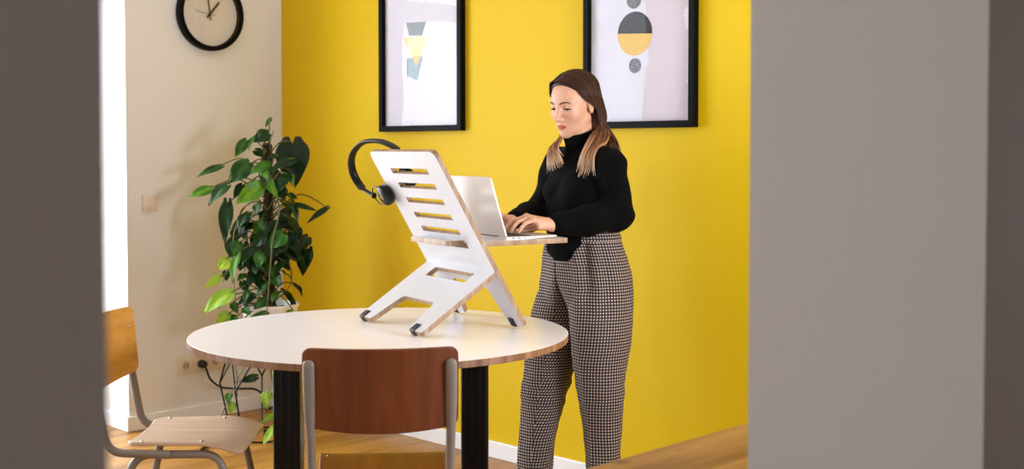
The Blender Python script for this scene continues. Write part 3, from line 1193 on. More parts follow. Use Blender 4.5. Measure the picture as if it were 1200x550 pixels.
# ------------------------------------------------------------------ climbing plant on a moss pole in a white pot
LEAVES = [  # base x, y, z, tip x, z, width in millimetres from the foot of the pole; tone of the green
    (6,0,1477,-18,1437,20,0.4), (-98,-50,1374,-149,1300,47,0.35), (-53,-40,1401,-89,1331,39,0.4), (3,-50,1409,-59,1370,59,0.15), (100,20,1371,118,1162,142,0.0),
    (122,-60,1292,16,1246,51,0.1), (12,-80,1273,-69,1227,43,0.5), (-89,-60,1269,-179,1183,82,0.3), (-224,-20,1260,-333,1210,31,0.3), (-267,-40,1155,-368,1120,43,0.6),
    (-188,-60,1171,-269,1082,62,0.25), (-187,-50,1089,-195,906,63,0.12), (-19,-100,1172,-132,1088,74,0.65), (-122,-20,1170,-157,1112,43,0.2), (-11,-100,1234,62,1111,46,0.6),
    (90,-60,1222,50,1133,51,0.2), (115,-50,1214,126,1156,20,0.7), (94,-20,1131,136,1108,20,0.2), (113,0,1083,219,1052,24,0.15), (259,30,1065,170,995,28,0.1),
    (-36,-80,1086,-55,1033,47,0.3), (-101,-50,1010,-167,969,43,0.35), (-20,-100,1002,-51,949,54,0.3), (91,-30,1056,44,991,51,0.1), (105,0,972,143,914,63,0.05),
    (176,0,928,139,878,55,0.05), (80,-100,947,22,887,77,0.4), (-123,-40,978,-92,917,51,0.15), (-153,-30,962,-145,904,47,0.2), (-162,-60,925,-166,844,55,0.2),
    (-122,-100,912,-149,844,46,0.35), (-82,-70,902,-63,767,78,0.1), (-31,-110,866,-16,802,50,0.4), (80,-80,926,6,862,86,0.15), (88,-40,908,142,815,86,0.05),
    (171,0,873,146,748,67,0.05), (-186,-80,836,-224,792,35,1.0), (-134,-100,823,-215,790,39,1.0), (-126,-120,867,-153,726,39,0.55), (-214,-80,754,-275,706,35,1.0),
    (-193,-50,775,-185,734,35,0.2), (-163,-100,682,-283,595,81,0.85), (-101,-60,764,-132,739,35,0.3), (-10,-120,852,-33,803,50,0.45), (-175,-100,585,-225,533,50,0.85),
    (-145,-80,566,-195,534,47,0.4), (-81,-100,690,-96,646,35,0.3), (-62,-100,667,-131,630,46,0.2), (1,-100,721,-50,665,39,0.35), (48,-100,753,59,708,50,0.35),
    (1,-120,654,-46,614,42,0.3), (18,-130,589,-75,568,39,0.4), (-211,-60,642,-223,606,35,0.2), (124,-120,607,97,586,31,0.6), (-37,-140,303,-110,287,35,0.15),
    (-174,-100,221,-166,182,35,0.45), (-154,-120,182,-158,131,31,0.8), (-2,-140,233,13,159,38,0.8), (34,-130,227,23,200,23,0.7), (40,-140,135,-11,101,27,0.7),
    (47,-160,81,-3,5,38,0.9), (33,-140,334,45,276,23,0.8), (14,-130,63,-5,44,31,0.1), (-195,-100,526,-167,553,31,0.6), (46,-50,1308,3,1292,35,0.2), (-60,-30,1331,-13,1300,39,0.1),
    (35,-60,1175,85,1102,47,0.1), (-64,-60,995,-111,957,47,0.1), (18,-60,995,69,957,55,0.1), (-11,-70,945,-62,888,62,0.15), (33,-60,846,-26,778,59,0.1), (56,-20,859,91,774,59,0.08),
    (-56,-50,775,-91,710,51,0.15), (11,-30,773,61,712,47,0.15), (-115,-30,836,-134,775,47,0.1), (-1,-90,818,42,750,50,0.3), (-117,-60,729,-89,676,39,0.2),
    (75,-80,825,40,764,47,0.2), (-76,-100,850,-103,813,39,0.3), (51,-100,686,28,642,35,0.4), (-155,-100,636,-120,595,35,0.35), (-97,-120,619,-61,590,39,0.3),
    (-42,-80,739,-7,686,43,0.15), (-7,-50,1057,-34,1012,39,0.1), (59,-30,1009,110,963,47,0.06), (123,-60,956,84,887,59,0.06),]


def leaf_mat():
    t = NT('pothos_leaf')
    at = t.n('Attribute', attribute_name='tone')
    v = t.coords()
    nz = t.noise(v, 26, 3, 0.6)
    tone = t.math('ADD', at.outputs['Fac'], t.math('MULTIPLY', t.math('SUBTRACT', nz, 0.5), 0.5))
    c = t.ramp(tone, [(0.0, '#0A2006'), (0.3, '#1A460C'), (0.6, '#427C18'), (1.0, '#A4C430')])
    t.base(c)
    t.setb(Roughness=0.33, Specular_IOR_Level=0.3)
    t.bump(t.noise(v, 60, 3), 0.1, 0.003)
    tl = t.n('BsdfTranslucent')
    t.l(c, tl.inputs['Color'])
    mx = t.n('MixShader', ins={0: 0.18})
    t.l(t.b.outputs[0], mx.inputs[1])
    t.l(tl.outputs[0], mx.inputs[2])
    t.l(mx.outputs[0], t.t.nodes['Material Output'].inputs['Surface'])
    return t.m


def make_plant():
    rnd = random.Random(11)
    root = thing('potted_climber', 'tall climbing plant with heart-shaped leaves on a moss pole in a white pot', 'plant', PLANT + Vector((0, 0, 0.40)))
    z0 = 0.40
    pot_m = plain('white_glazed_pot', '#F0F0F0', 0.25, var=0.02)
    prof = [(0.0, 0.0), (0.098, 0.0), (0.104, 0.006), (0.128, 0.205), (0.132, 0.212), (0.131, 0.220), (0.126, 0.220), (0.122, 0.205), (0.116, 0.170), (0.0, 0.170)]
    pot = MB().lathe(prof, 48).build('pot', pot_m, root, angle=45, recalc=True)
    so = MB()
    for j in range(1):
        so.lathe([(0.0, 0.186), (0.05, 0.190), (0.10, 0.186), (0.119, 0.180)], 32)
    for k in range(90):
        a, r = rnd.random() * 2 * PI, 0.115 * math.sqrt(rnd.random())
        so.ball((r * math.cos(a), r * math.sin(a), 0.187), 0.006 + 0.006 * rnd.random(), 6)
    so.build('soil', plain('potting_soil', '#2A1C12', 0.9, var=0.4, nscale=80, bump=0.6), root)
    pm = NT('moss_pole')
    nz = pm.noise(pm.coords(), 70, 5, 0.7)
    pm.base(pm.ramp(nz, [(0.35, '#160E08'), (0.55, '#3A2412'), (0.75, '#5C4020')]))
    pm.setb(Roughness=0.95)
    pm.bump(nz, 1.0, 0.02)
    pp = []
    pr = []
    for k in range(60):
        z = 0.12 + 0.84 * k / 59
        pp.append((-0.010 * k / 59 + 0.002 * rnd.uniform(-1, 1), 0.002 * rnd.uniform(-1, 1), z))
        pr.append(0.023 * (0.88 + 0.24 * rnd.random()))
    MB().tube(pp, pr, 14).build('moss_pole', pm.m, root, angle=180)

    fo = MB()
    ids = []
    st = MB()
    bm = fo.bm
    tone_l = bm.faces.layers.float.new('tone_face')

    def leaf(B, T, W, tone, face, twist=0.0):
        """heart-shaped blade from base B to tip T, W wide, its upper side towards face"""
        ax = T - B
        L = ax.length
        d = ax / L
        n = (face - d * face.dot(d)).normalized()
        s = d.cross(n)
        n = (Matrix.Rotation(twist, 3, d) @ n)
        s = d.cross(n)
        NR, NC = 11, 9
        droop = rnd.uniform(0.04, 0.16) * L
        fold = rnd.uniform(0.08, 0.30)
        rows = []
        for i in range(NR):
            t = i / (NR - 1)
            # outline: broad heart with lobes behind the joint, long tip
            w = W / 2 * (math.sin(PI * min(1, (t * 0.90 + 0.10)) ** 0.66) ** 0.85) if t < 0.999 else 0.0
            row = []
            for j in range(NC):
                q = -1 + 2 * j / (NC - 1)
                back = -0.14 * L * math.sqrt(max(0.0, 1 - ((abs(q) - 0.45) / 0.55) ** 2)) * max(0, 1 - t * 2.6)     # the lobes reach back past the joint
                if abs(q) < 0.01 and t < 0.01:
                    back = 0.02 * L
                p = B + d * (t * L + back) + s * (q * w)
                p = p + n * (fold * abs(q) * w - droop * (2 * t - 1) ** 2 + 0.03 * W * math.sin(9 * t + 4 * q))
                row.append(p)
            rows.append(row)
        V = fo.grid(rows)
        for a, b in zip(V[:-1], V[1:]):
            for j in range(NC - 1):
                f = [x for x in a[j].link_faces if x in b[j + 1].link_faces]
                for x in f:
                    x[tone_l] = max(0.0, tone + (0.10 if j in (3, 4) else 0.0) * (1 if tone > 0.2 else 0.3))

    def petiole(B, P):
        mid = (B + P) / 2 + Vector((0, 0, 0.35 * (B - P).length)) * (0.5 + 0.5 * rnd.random())
        if B.z < P.z - 0.1:
            mid = (B + P) / 2 + Vector((B.x - P.x, B.y - P.y, 0)) * 0.25
        st.tube(smooth_path([P, mid, B], 7), [0.0034] * 14 + [0.0024], 6)

    off = Vector((0, 0, -z0))
    for (bx, by, bz, tx, tz, w, tone) in LEAVES:
        B = Vector((bx, by, bz)) / 1000 + off
        T = Vector((tx, by - 20 - rnd.uniform(-15, 25), tz)) / 1000 + off
        face = Vector((rnd.uniform(-0.5, 0.4), -1.0, rnd.uniform(0.15, 0.75)))
        leaf(B, T, w / 1000 * 1.12, tone, face, rnd.uniform(-0.35, 0.35))
        zp = min(max(B.z - rnd.uniform(0.02, 0.10), 0.20), 0.95)
        if B.z > 0.16:
            petiole(B, Vector((0.012 * rnd.uniform(-1, 1), -0.015, zp)))
    # leaves round the back and sides of the pole that fill the crown
    for k in range(46):
        a = rnd.uniform(-0.3, PI + 0.3) if k % 3 else rnd.uniform(PI, 2 * PI)
        z = rnd.uniform(0.24, 0.88)
        r = rnd.uniform(0.05, 0.12)
        B = Vector((r * math.cos(a), r * math.sin(a), z))
        L = rnd.uniform(0.06, 0.10)
        T = B + Vector((math.cos(a) * 0.5, math.sin(a) * 0.5, -rnd.uniform(0.5, 1.1))).normalized() * L
        leaf(B, T, L * rnd.uniform(0.62, 0.8), rnd.uniform(0.0, 0.3), Vector((math.cos(a), math.sin(a), 0.6)), rnd.uniform(-0.4, 0.4))
        petiole(B, Vector((0.0, 0.0, z - rnd.uniform(0.0, 0.08))))
    me = bpy.data.meshes.new('foliage')
    bm.to_mesh(me)
    fl = [f[tone_l] for f in bm.faces]
    bm.free()
    at = me.attributes.new('tone', 'FLOAT', 'FACE')
    at.data.foreach_set('value', fl)
    fo_o = link('foliage', me, leaf_mat(), root, angle=180)
    # long trailing vines
    trail = [
        [(0.02, -0.03, 1.16), (0.063, -0.10, 1.062), (0.043, -0.15, 0.928), (0.03, -0.15, 0.80), (0.01, -0.15, 0.584), (-0.02, -0.17, 0.44), (-0.092, -0.20, 0.34), (-0.186, -0.19, 0.138)],
        [(-0.02, -0.02, 1.05), (-0.13, -0.08, 1.0), (-0.15, -0.1, 0.86), (-0.14, -0.12, 0.72), (-0.13, -0.14, 0.62)],
        [(-0.02, -0.02, 0.80), (-0.09, -0.06, 0.84), (-0.17, -0.08, 0.79), (-0.20, -0.08, 0.73)],
        [(0.02, -0.02, 0.85), (0.09, -0.02, 0.80), (0.10, -0.02, 0.72), (0.06, -0.03, 0.66)],
        [(0.03, -0.08, 0.62), (0.05, -0.15, 0.50), (0.03, -0.16, 0.36), (0.05, -0.17, 0.22), (0.06, -0.17, 0.10)],
        [(-0.04, -0.08, 0.62), (-0.10, -0.15, 0.55), (-0.13, -0.16, 0.40), (-0.12, -0.16, 0.28), (-0.13, -0.16, 0.16)],
        [(0.0, -0.02, 1.22), (0.05, -0.03, 1.25), (0.10, -0.02, 1.24)],
        [(-0.01, 0.0, 1.28), (0.0, 0.0, 1.36), (0.02, 0.0, 1.42)]]
    for tr in trail:
        p = smooth_path([Vector(q) + off for q in tr], 8)
        st.tube(p, [0.0038 - 0.0018 * i / len(p) for i in range(len(p))], 6)
    # stem winding up the pole
    w = []
    for k in range(80):
        a = k / 79 * 5.5 * PI
        w.append(((0.030) * math.cos(a) - 0.01 * k / 79, 0.030 * math.sin(a), 0.17 + 0.76 * k / 79))
    st.tube(w, 0.005, 7)
    st.build('stems', plain('plant_stem', '#5A5A26', 0.5, var=0.3), root, angle=180)


make_plant()

# ------------------------------------------------------------------ person: distance fields meshed by surface nets
# local frame of the figure: +X where she faces, +Y her left, +Z up, origin on the floor between the feet
f32 = np.float32


def nrm(v):
    v = np.asarray(v, float)
    return v / np.linalg.norm(v)


def sd_ball(p, c, r):
    return np.linalg.norm(p - np.asarray(c, f32), axis=-1) - r


def sd_ell(p, c, r, R=None):
    q = p - np.asarray(c, f32)
    if R is not None:
        q = q @ np.asarray(R, f32)
    r = np.asarray(r, f32)
    k0 = np.linalg.norm(q / r, axis=-1)
    k1 = np.linalg.norm(q / (r * r), axis=-1)
    return k0 * (k0 - 1.0) / np.maximum(k1, 1e-9)


def sd_cone(p, a, b, ra, rb):
    """capsule whose radius runs from ra to rb"""
    a, b = np.asarray(a, f32), np.asarray(b, f32)
    d = b - a
    t = np.clip(((p - a) @ d) / float(d @ d), 0, 1)
    return np.linalg.norm(p - a - t[..., None] * d, axis=-1) - (ra + (rb - ra) * t)


def smin(a, b, k):
    h = np.clip(0.5 + 0.5 * (b - a) / k, 0, 1)
    return b + (a - b) * h - k * h * (1 - h)


def smax(a, b, k):
    return -smin(-a, -b, k)


def rot_zyx(rz, ry, rx=0):
    cz, sz, cy, sy, cx, sx = math.cos(rz), math.sin(rz), math.cos(ry), math.sin(ry), math.cos(rx), math.sin(rx)
    Z = np.array([[cz, -sz, 0], [sz, cz, 0], [0, 0, 1]])
    Y = np.array([[cy, 0, sy], [0, 1, 0], [-sy, 0, cy]])
    X = np.array([[1, 0, 0], [0, cx, -sx], [0, sx, cx]])
    return Z @ Y @ X


def nets(sdf, lo, hi, h, coarse=4):
    """surface nets of a distance field: coarse pass first, fine samples only near the surface"""
    lo = np.asarray(lo, float)
    n = np.ceil((np.asarray(hi, float) - lo) / (h * coarse)).astype(int)
    H = h * coarse
    gx, gy, gz = [lo[i] + (np.arange(n[i]) + 0.5) * H for i in range(3)]
    P = np.stack(np.meshgrid(gx, gy, gz, indexing='ij'), -1).astype(f32).reshape(-1, 3)
    D = np.concatenate([sdf(q) for q in np.array_split(P, max(1, len(P) // 200000))]).reshape(n)
    F = np.repeat(np.repeat(np.repeat(np.where(D < 0, -1, 1).astype(f32), coarse, 0), coarse, 1), coarse, 2)
    act = np.argwhere(np.abs(D) < H * 1.7)
    sub = (np.stack(np.meshgrid(*[np.arange(coarse)] * 3, indexing='ij'), -1).reshape(-1, 3))
    for blk in np.array_split(act, max(1, len(act) // 4000)):
        idx = (blk[:, None, :] * coarse + sub[None]).reshape(-1, 3)
        pts = (lo + (idx + 0.5) * h).astype(f32)
        F[idx[:, 0], idx[:, 1], idx[:, 2]] = sdf(pts)
    S = F < 0
    c8 = [S[i:S.shape[0] - 1 + i, j:S.shape[1] - 1 + j, k:S.shape[2] - 1 + k] for i in (0, 1) for j in (0, 1) for k in (0, 1)]
    OR, AND = c8[0].copy(), c8[0].copy()
    for c in c8[1:]:
        OR |= c
        AND &= c
    cells = np.argwhere(OR & ~AND)
    ids = np.full(OR.shape, -1, np.int32)
    ids[cells[:, 0], cells[:, 1], cells[:, 2]] = np.arange(len(cells))
    acc = np.zeros((len(cells), 3))
    cnt = np.zeros(len(cells))
    cor = [(i, j, k) for i in (0, 1) for j in (0, 1) for k in (0, 1)]
    val = {c: F[cells[:, 0] + c[0], cells[:, 1] + c[1], cells[:, 2] + c[2]] for c in cor}
    for a in cor:
        for ax in range(3):
            if a[ax]:
                continue
            b = tuple(1 if i == ax else a[i] for i in range(3))
            va, vb = val[a], val[b]
            m = (va < 0) != (vb < 0)
            t = np.where(m, va / np.where(m, va - vb, 1), 0)
            q = np.tile(np.array(a, float), (len(cells), 1))
            q[:, ax] += t
            acc[m] += q[m]
            cnt[m] += 1
    V = lo + (cells + acc / cnt[:, None] + 0.5) * h
    quads = []
    for ax in range(3):
        o1, o2 = [i for i in range(3) if i != ax]
        A = S[tuple(slice(0, -1) if i == ax else slice(1, -1) for i in range(3))]
        B = S[tuple(slice(1, None) if i == ax else slice(1, -1) for i in range(3))]
        e = np.argwhere(A != B)
        flip = A[e[:, 0], e[:, 1], e[:, 2]]
        base = e.copy()
        base[:, o1] += 1
        base[:, o2] += 1
        def cid(d1, d2):
            c = base.copy()
            c[:, o1] -= d1
            c[:, o2] -= d2
            return ids[c[:, 0], c[:, 1], c[:, 2]]
        q = np.stack([cid(1, 1), cid(0, 1), cid(0, 0), cid(1, 0)], 1)
        if ax == 1:
            flip = ~flip
        q[~flip] = q[~flip][:, ::-1]
        quads.append(q)
    Q = np.concatenate(quads)
    Q = Q[(Q >= 0).all(1)]
    return V, Q


def relax(V, Q, n, lam=0.5):
    """a few passes of smoothing along the mesh edges"""
    E = np.concatenate([Q[:, [0, 1]], Q[:, [1, 2]], Q[:, [2, 3]], Q[:, [3, 0]]])
    deg = np.bincount(E.ravel(), minlength=len(V))
    for _ in range(n):
        S_ = np.zeros_like(V)
        for c in range(3):
            S_[:, c] = np.bincount(E[:, 0], V[E[:, 1], c], len(V)) + np.bincount(E[:, 1], V[E[:, 0], c], len(V))
        V = V + lam * (S_ / deg[:, None] - V)
    return V


def mesh_from(name, V, Q):
    me = bpy.data.meshes.new(name)
    me.vertices.add(len(V))
    me.vertices.foreach_set('co', V.astype(f32).ravel())
    me.loops.add(Q.size)
    me.loops.foreach_set('vertex_index', Q.astype(np.int32).ravel())
    me.polygons.add(len(Q))
    me.polygons.foreach_set('loop_start', np.arange(0, Q.size, 4, dtype=np.int32))
    me.update(calc_edges=True)
    me.validate()
    return me


def grad(sdf, P, e=0.002):
    g = np.stack([sdf(P + np.eye(3, dtype=f32)[i] * e) - sdf(P - np.eye(3, dtype=f32)[i] * e) for i in range(3)], -1)
    return g / np.maximum(np.linalg.norm(g, axis=-1, keepdims=True), 1e-9)


def push_out(sdf, P, gap, n=3):
    """moves points that lie closer than gap to a surface out of it"""
    P = P.astype(f32)
    for _ in range(n):
        d = sdf(P)
        m = d < gap
        if not m.any():
            break
        g = (gap - d[m]) if np.isscalar(gap) else (gap[m] - d[m])
        P[m] += grad(sdf, P[m]) * g[:, None]
    return P


# ---- pose
HC = np.array([0.040, 0.0, 1.500])                 # head centre
HR = rot_zyx(math.radians(13), math.radians(15), math.radians(-2))
toH = lambda p: ((p - HC.astype(f32)) @ HR.astype(f32))
fromH = lambda q: (np.asarray(q, float) @ HR.T + HC)

SHO = {1: np.array([-0.005, 0.160, 1.285]), -1: np.array([0.0, -0.160, 1.285])}
ELB = {1: np.array([-0.022, 0.182, 1.108]), -1: np.array([0.035, -0.205, 1.110])}
WRI = {1: np.array([0.232, 0.150, 1.0785]), -1: np.array([0.262, -0.055, 1.0790])}
HDIR = {1: nrm([0.945, -0.30, 0.0]), -1: nrm([0.97, 0.22, 0.0])}
KEY_Z = TZ + 0.276 + 0.0095 + 0.0135 + 0.0016


def hand_parts(s):
    """joints of a hand that lies palm down with bent fingers on the keys"""
    W, d = WRI[s], HDIR[s]
    out = nrm(np.cross(UPN, d)) * s                     # towards the little finger
    spread = [-0.029, -0.0095, 0.0100, 0.0285]
    reach = [0.083, 0.087, 0.083, 0.073]
    high = [0.025, 0.028, 0.025, 0.018]
    splay = [-7, -1, 5, 13]
    lens = [(0.041, 0.025, 0.020), (0.045, 0.028, 0.021), (0.041, 0.026, 0.020), (0.033, 0.020, 0.018)]
    bend = [(16, 46, 62), (20, 52, 66), (22, 52, 66), (20, 44, 60)]
    fingers, mcps = [], []
    for k in range(4):
        m = W + d * reach[k] + out * spread[k] + UPN * high[k]
        a = math.radians(splay[k])
        fd = d * math.cos(a) + out * math.sin(a)
        pts = [m]
        for L, b in zip(lens[k], bend[k]):
            b = math.radians(b)
            pts.append(pts[-1] + L * (fd * math.cos(b) - UPN * math.sin(b)))
        dz = KEY_Z + 0.0068 - pts[-1][2]                # the fingertip rests on its key
        for i in range(1, 4):
            pts[i] = pts[i] + UPN * dz * (i / 3)
        fingers.append(pts)
        mcps.append(m)
    t0 = W + d * 0.022 - out * 0.020 - UPN * 0.004
    t1 = t0 + d * 0.036 - out * 0.022 - UPN * 0.008
    t2 = t1 + d * 0.030 - out * 0.006 - UPN * 0.006
    t3 = t2 + d * 0.023 + out * 0.004 - UPN * 0.003
    return W, mcps, fingers, (t0, t1, t2, t3)


UPN = np.array([0, 0, 1.0])
HANDS = {s: hand_parts(s) for s in (1, -1)}


def sd_hand(p, s):
    W, mcps, fingers, th = HANDS[s]
    pal = sd_cone(p, W, mcps[0], 0.017, 0.0105)
    for m, r in zip(mcps[1:], (0.0108, 0.0104, 0.0095)):
        pal = smin(pal, sd_cone(p, W, m, 0.017, r), 0.010)
    for a, b in zip(mcps[:-1], mcps[1:]):
        pal = smin(pal, sd_cone(p, a, b, 0.0095, 0.0095), 0.006)
    out = nrm(np.cross(UPN, HDIR[s])) * s
    pal = smin(pal, sd_cone(p, W + out * 0.008, W + HDIR[s] * 0.05 + out * 0.022 - UPN * 0.004, 0.015, 0.012), 0.012)
    pal = smin(pal, sd_cone(p, th[0], th[1], 0.016, 0.0105), 0.012)
    d = pal
    for k, f in enumerate(fingers):
        r = [0.0088, 0.0080, 0.0074, 0.0064] if k < 3 else [0.0078, 0.0070, 0.0064, 0.0056]
        q = sd_cone(p, f[0], f[1], r[0], r[1])
        q = smin(q, sd_cone(p, f[1], f[2], r[1], r[2]), 0.002)
        q = smin(q, sd_cone(p, f[2], f[3], r[2], r[3]), 0.002)
        d = np.minimum(d, smin(q, pal, 0.004))
    t = smin(sd_cone(p, th[1], th[2], 0.0105, 0.0090), sd_cone(p, th[2], th[3], 0.0090, 0.0072), 0.003)
    return smin(d, t, 0.004)


def sd_cranium(q):
    d = sd_ell(q, (-0.014, 0, 0.026), (0.096, 0.075, 0.080))
    return smin(d, sd_ell(q, (0.022, 0, -0.020), (0.062, 0.060, 0.080)), 0.03)


def sd_head(q):
    """head in its own frame: +x forward, eyes at z = 0"""
    ay = q.copy()
    ay[..., 1] = np.abs(ay[..., 1])
    d = sd_ell(q, (-0.014, 0, 0.026), (0.096, 0.075, 0.080))
    d = smin(d, sd_ell(q, (0.026, 0, -0.022), (0.0585, 0.0565, 0.080)), 0.028)
    d = smin(d, sd_cone(ay, (-0.004, 0.050, -0.055), (0.058, 0.013, -0.095), 0.012, 0.0135), 0.026)   # jaw
    d = smin(d, sd_ball(q, (0.0680, 0, -0.0970), 0.0145), 0.018)                                       # chin
    d = smin(d, sd_ball(ay, (0.050, 0.035, -0.028), 0.022), 0.026)                                     # cheekbone
    d = smin(d, sd_ell(q, (0.056, 0, -0.064), (0.026, 0.030, 0.026)), 0.022)                           # muzzle
    d = smin(d, sd_cone(ay, (0.0735, 0.010, 0.0165), (0.058, 0.044, 0.0190), 0.0085, 0.0075), 0.016)   # brow
    d = smax(d, -sd_ell(ay, (0.0845, 0.0305, -0.001), (0.0135, 0.0175, 0.0110)), 0.012)               # eye socket
    eye = (0.0640, 0.0310, -0.0010)
    up = smax(sd_ball(ay, eye, 0.0140), -(q[..., 2] + 0.0012 + 0.10 * (q[..., 0] - 0.064)), 0.0015)
    lo = smax(sd_ball(ay, eye, 0.0134), (q[..., 2] + 0.0085), 0.0015)
    d = smin(smin(d, up, 0.004), lo, 0.004)
    d = smin(d, sd_cone(q, (0.0770, 0, 0.010), (0.0985, 0, -0.0340), 0.0066, 0.0080), 0.011)           # nose bridge
    d = smin(d, sd_ball(q, (0.1000, 0, -0.0365), 0.0075), 0.007)
    d = smin(d, sd_ell(ay, (0.0885, 0.0105, -0.0400), (0.0090, 0.0062, 0.0062)), 0.006)               # nostril wings
    d = smax(d, -sd_ell(ay, (0.0935, 0.0062, -0.0455), (0.0042, 0.0030, 0.0030)), 0.002)
    d = smin(d, sd_ell(ay, (0.0790, 0.0060, -0.0628), (0.0096, 0.0145, 0.0042)), 0.0045)              # lips
    d = smin(d, sd_ell(q, (0.0785, 0, -0.0718), (0.0098, 0.0165, 0.0054)), 0.0045)
    d = smax(d, -sd_cone(ay, (0.0905, 0.0, -0.0672), (0.0800, 0.0235, -0.0675), 0.0010, 0.0010), 0.003)
    ear = sd_ell(ay, (-0.006, 0.0745, -0.008), (0.0175, 0.0075, 0.0300), rot_zyx(math.radians(18), 0))
    ear = smax(ear, -sd_ell(ay, (0.000, 0.0830, -0.006), (0.0095, 0.0060, 0.0190)), 0.004)
    return smin(d, ear, 0.005)


def leg_axis(s):
    if s > 0:
        return [(-0.012, 0.092, 0.88), (-0.012, 0.096, 0.48), (-0.040, 0.100, 0.085)]
    return [(-0.005, -0.092, 0.88), (0.085, -0.098, 0.50), (0.140, -0.100, 0.085)]


def sd_body(p):
    d = sd_ell(p, (-0.02, 0, 0.93), (0.098, 0.130, 0.12))
    d = smin(d, sd_ell(p, (0.0, 0, 1.09), (0.085, 0.118, 0.14)), 0.06)
    d = smin(d, sd_ell(p, (-0.005, 0, 1.22), (0.090, 0.135, 0.11)), 0.05)
    d = smin(d, sd_cone(p, (-0.005, -0.12, 1.285), (-0.005, 0.12, 1.285), 0.045, 0.045), 0.04)
    d = smin(d, sd_cone(p, (-0.012, 0, 1.29), (0.018, 0, 1.43), 0.052, 0.047), 0.03)
    for s in (1, -1):
        d = smin(d, sd_cone(p, SHO[s], ELB[s], 0.042, 0.036), 0.03)
        fore = sd_cone(p, ELB[s], WRI[s], 0.037, 0.0215)
        d = smin(d, smin(fore, sd_hand(p, s), 0.012), 0.015)
        a, b, c = leg_axis(s)
        d = smin(d, sd_cone(p, a, b, 0.068, 0.048), 0.04)
        d = smin(d, sd_cone(p, b, c, 0.050, 0.034), 0.02)
        d = smin(d, sd_cone(p, np.array(c) + (0.0, 0, -0.04), np.array(c) + (0.14, 0.01 * s, -0.062), 0.030, 0.018), 0.02)
    return smin(d, sd_head(toH(p)), 0.014)


def wob(p, *waves):
    r = 0
    for (kx, ky, kz, ph, am) in waves:
        r = r + am * np.sin(kx * p[..., 0] + ky * p[..., 1] + kz * p[..., 2] + ph)
    return r


def sd_sweater(p):
    d = sd_ell(p, (-0.004, 0, 1.195), (0.108, 0.150, 0.145))
    d = smin(d, sd_cone(p, (-0.005, -0.118, 1.283), (-0.005, 0.118, 1.283), 0.062, 0.062), 0.05)
    for s in (1, -1):
        d = smin(d, sd_ball(p, (0.068, s * 0.062, 1.185), 0.050), 0.04)
    d = smin(d, sd_ell(p, (0.008, 0, 1.085), (0.112, 0.146, 0.095)), 0.05)
    d = smin(d, sd_ell(p, (0.088, 0.015, 1.010), (0.056, 0.092, 0.082)), 0.035)
    for s in (1, -1):
        S_, E_, W_ = SHO[s], ELB[s], WRI[s]
        M_ = (E_ * 0.52 + W_ * 0.48) + np.array([0, 0, -0.006])
        C_ = W_ + 0.002 * nrm(W_ - E_)
        sl = smin(sd_cone(p, S_, E_, 0.058, 0.051), sd_cone(p, E_, M_, 0.051, 0.051), 0.03)
        sl = smin(sl, sd_cone(p, M_, C_ - 0.03 * nrm(W_ - E_), 0.051, 0.038), 0.03)
        sl = smin(sl, sd_cone(p, C_ - 0.035 * nrm(W_ - E_), C_, 0.0325, 0.0275), 0.008)
        ax = nrm(W_ - E_)
        sl = smax(sl, (p - C_.astype(f32)) @ ax.astype(f32) - 0.004, 0.006)          # cuff end
        d = smin(d, sl, 0.022)
    # turtleneck
    a, b = np.array([-0.010, 0, 1.30]), np.array([0.014, 0, 1.395])
    ax = nrm(b - a)
    col = smax(sd_cone(p, a, b + ax * 0.05, 0.068, 0.0565), (p - b.astype(f32)) @ ax.astype(f32), 0.010)
    d = smin(d, col, 0.022)
    return d + wob(p, (38, 22, 60, 0.3, 0.0016), (-30, 46, 36, 1.7, 0.0016), (70, -40, 90, 0.9, 0.0009), (20, 90, -60, 2.2, 0.0009))


# ---- materials of the figure
def skin_mat():
    t = NT('skin')
    at = t.n('Attribute', attribute_name='lip')
    ab = t.n('Attribute', attribute_name='blush')
    v = t.coords()
    nz = t.noise(v, 45, 4, 0.6)
    c = t.ramp(nz, [(0.3, '#D8A284'), (0.7, '#E0AE92')])
    c = t.mix(t.math('MULTIPLY', ab.outputs['Fac'], 0.35), c, '#D98A76')
    c = t.mix(at.outputs['Fac'], c, '#BC4A3E')
    t.base(c)
    t.setb(Roughness=0.48, Subsurface_Weight=0.12, Subsurface_Scale=0.01)
    t.b.inputs['Subsurface Radius'].default_value = (1.0, 0.35, 0.2)
    t.bump(t.noise(v, 320, 3), 0.04, 0.001)
    return t.m


def knit_mat():
    t = NT('black_fine_knit')
    v = t.coords()
    nz = t.noise(v, 260, 3, 0.6)
    t.base(t.ramp(nz, [(0.3, '#040405'), (0.7, '#080809')]))
    t.setb(Roughness=0.95, Specular_IOR_Level=0.12)
    t.bump(nz, 0.25, 0.002)
    return t.m


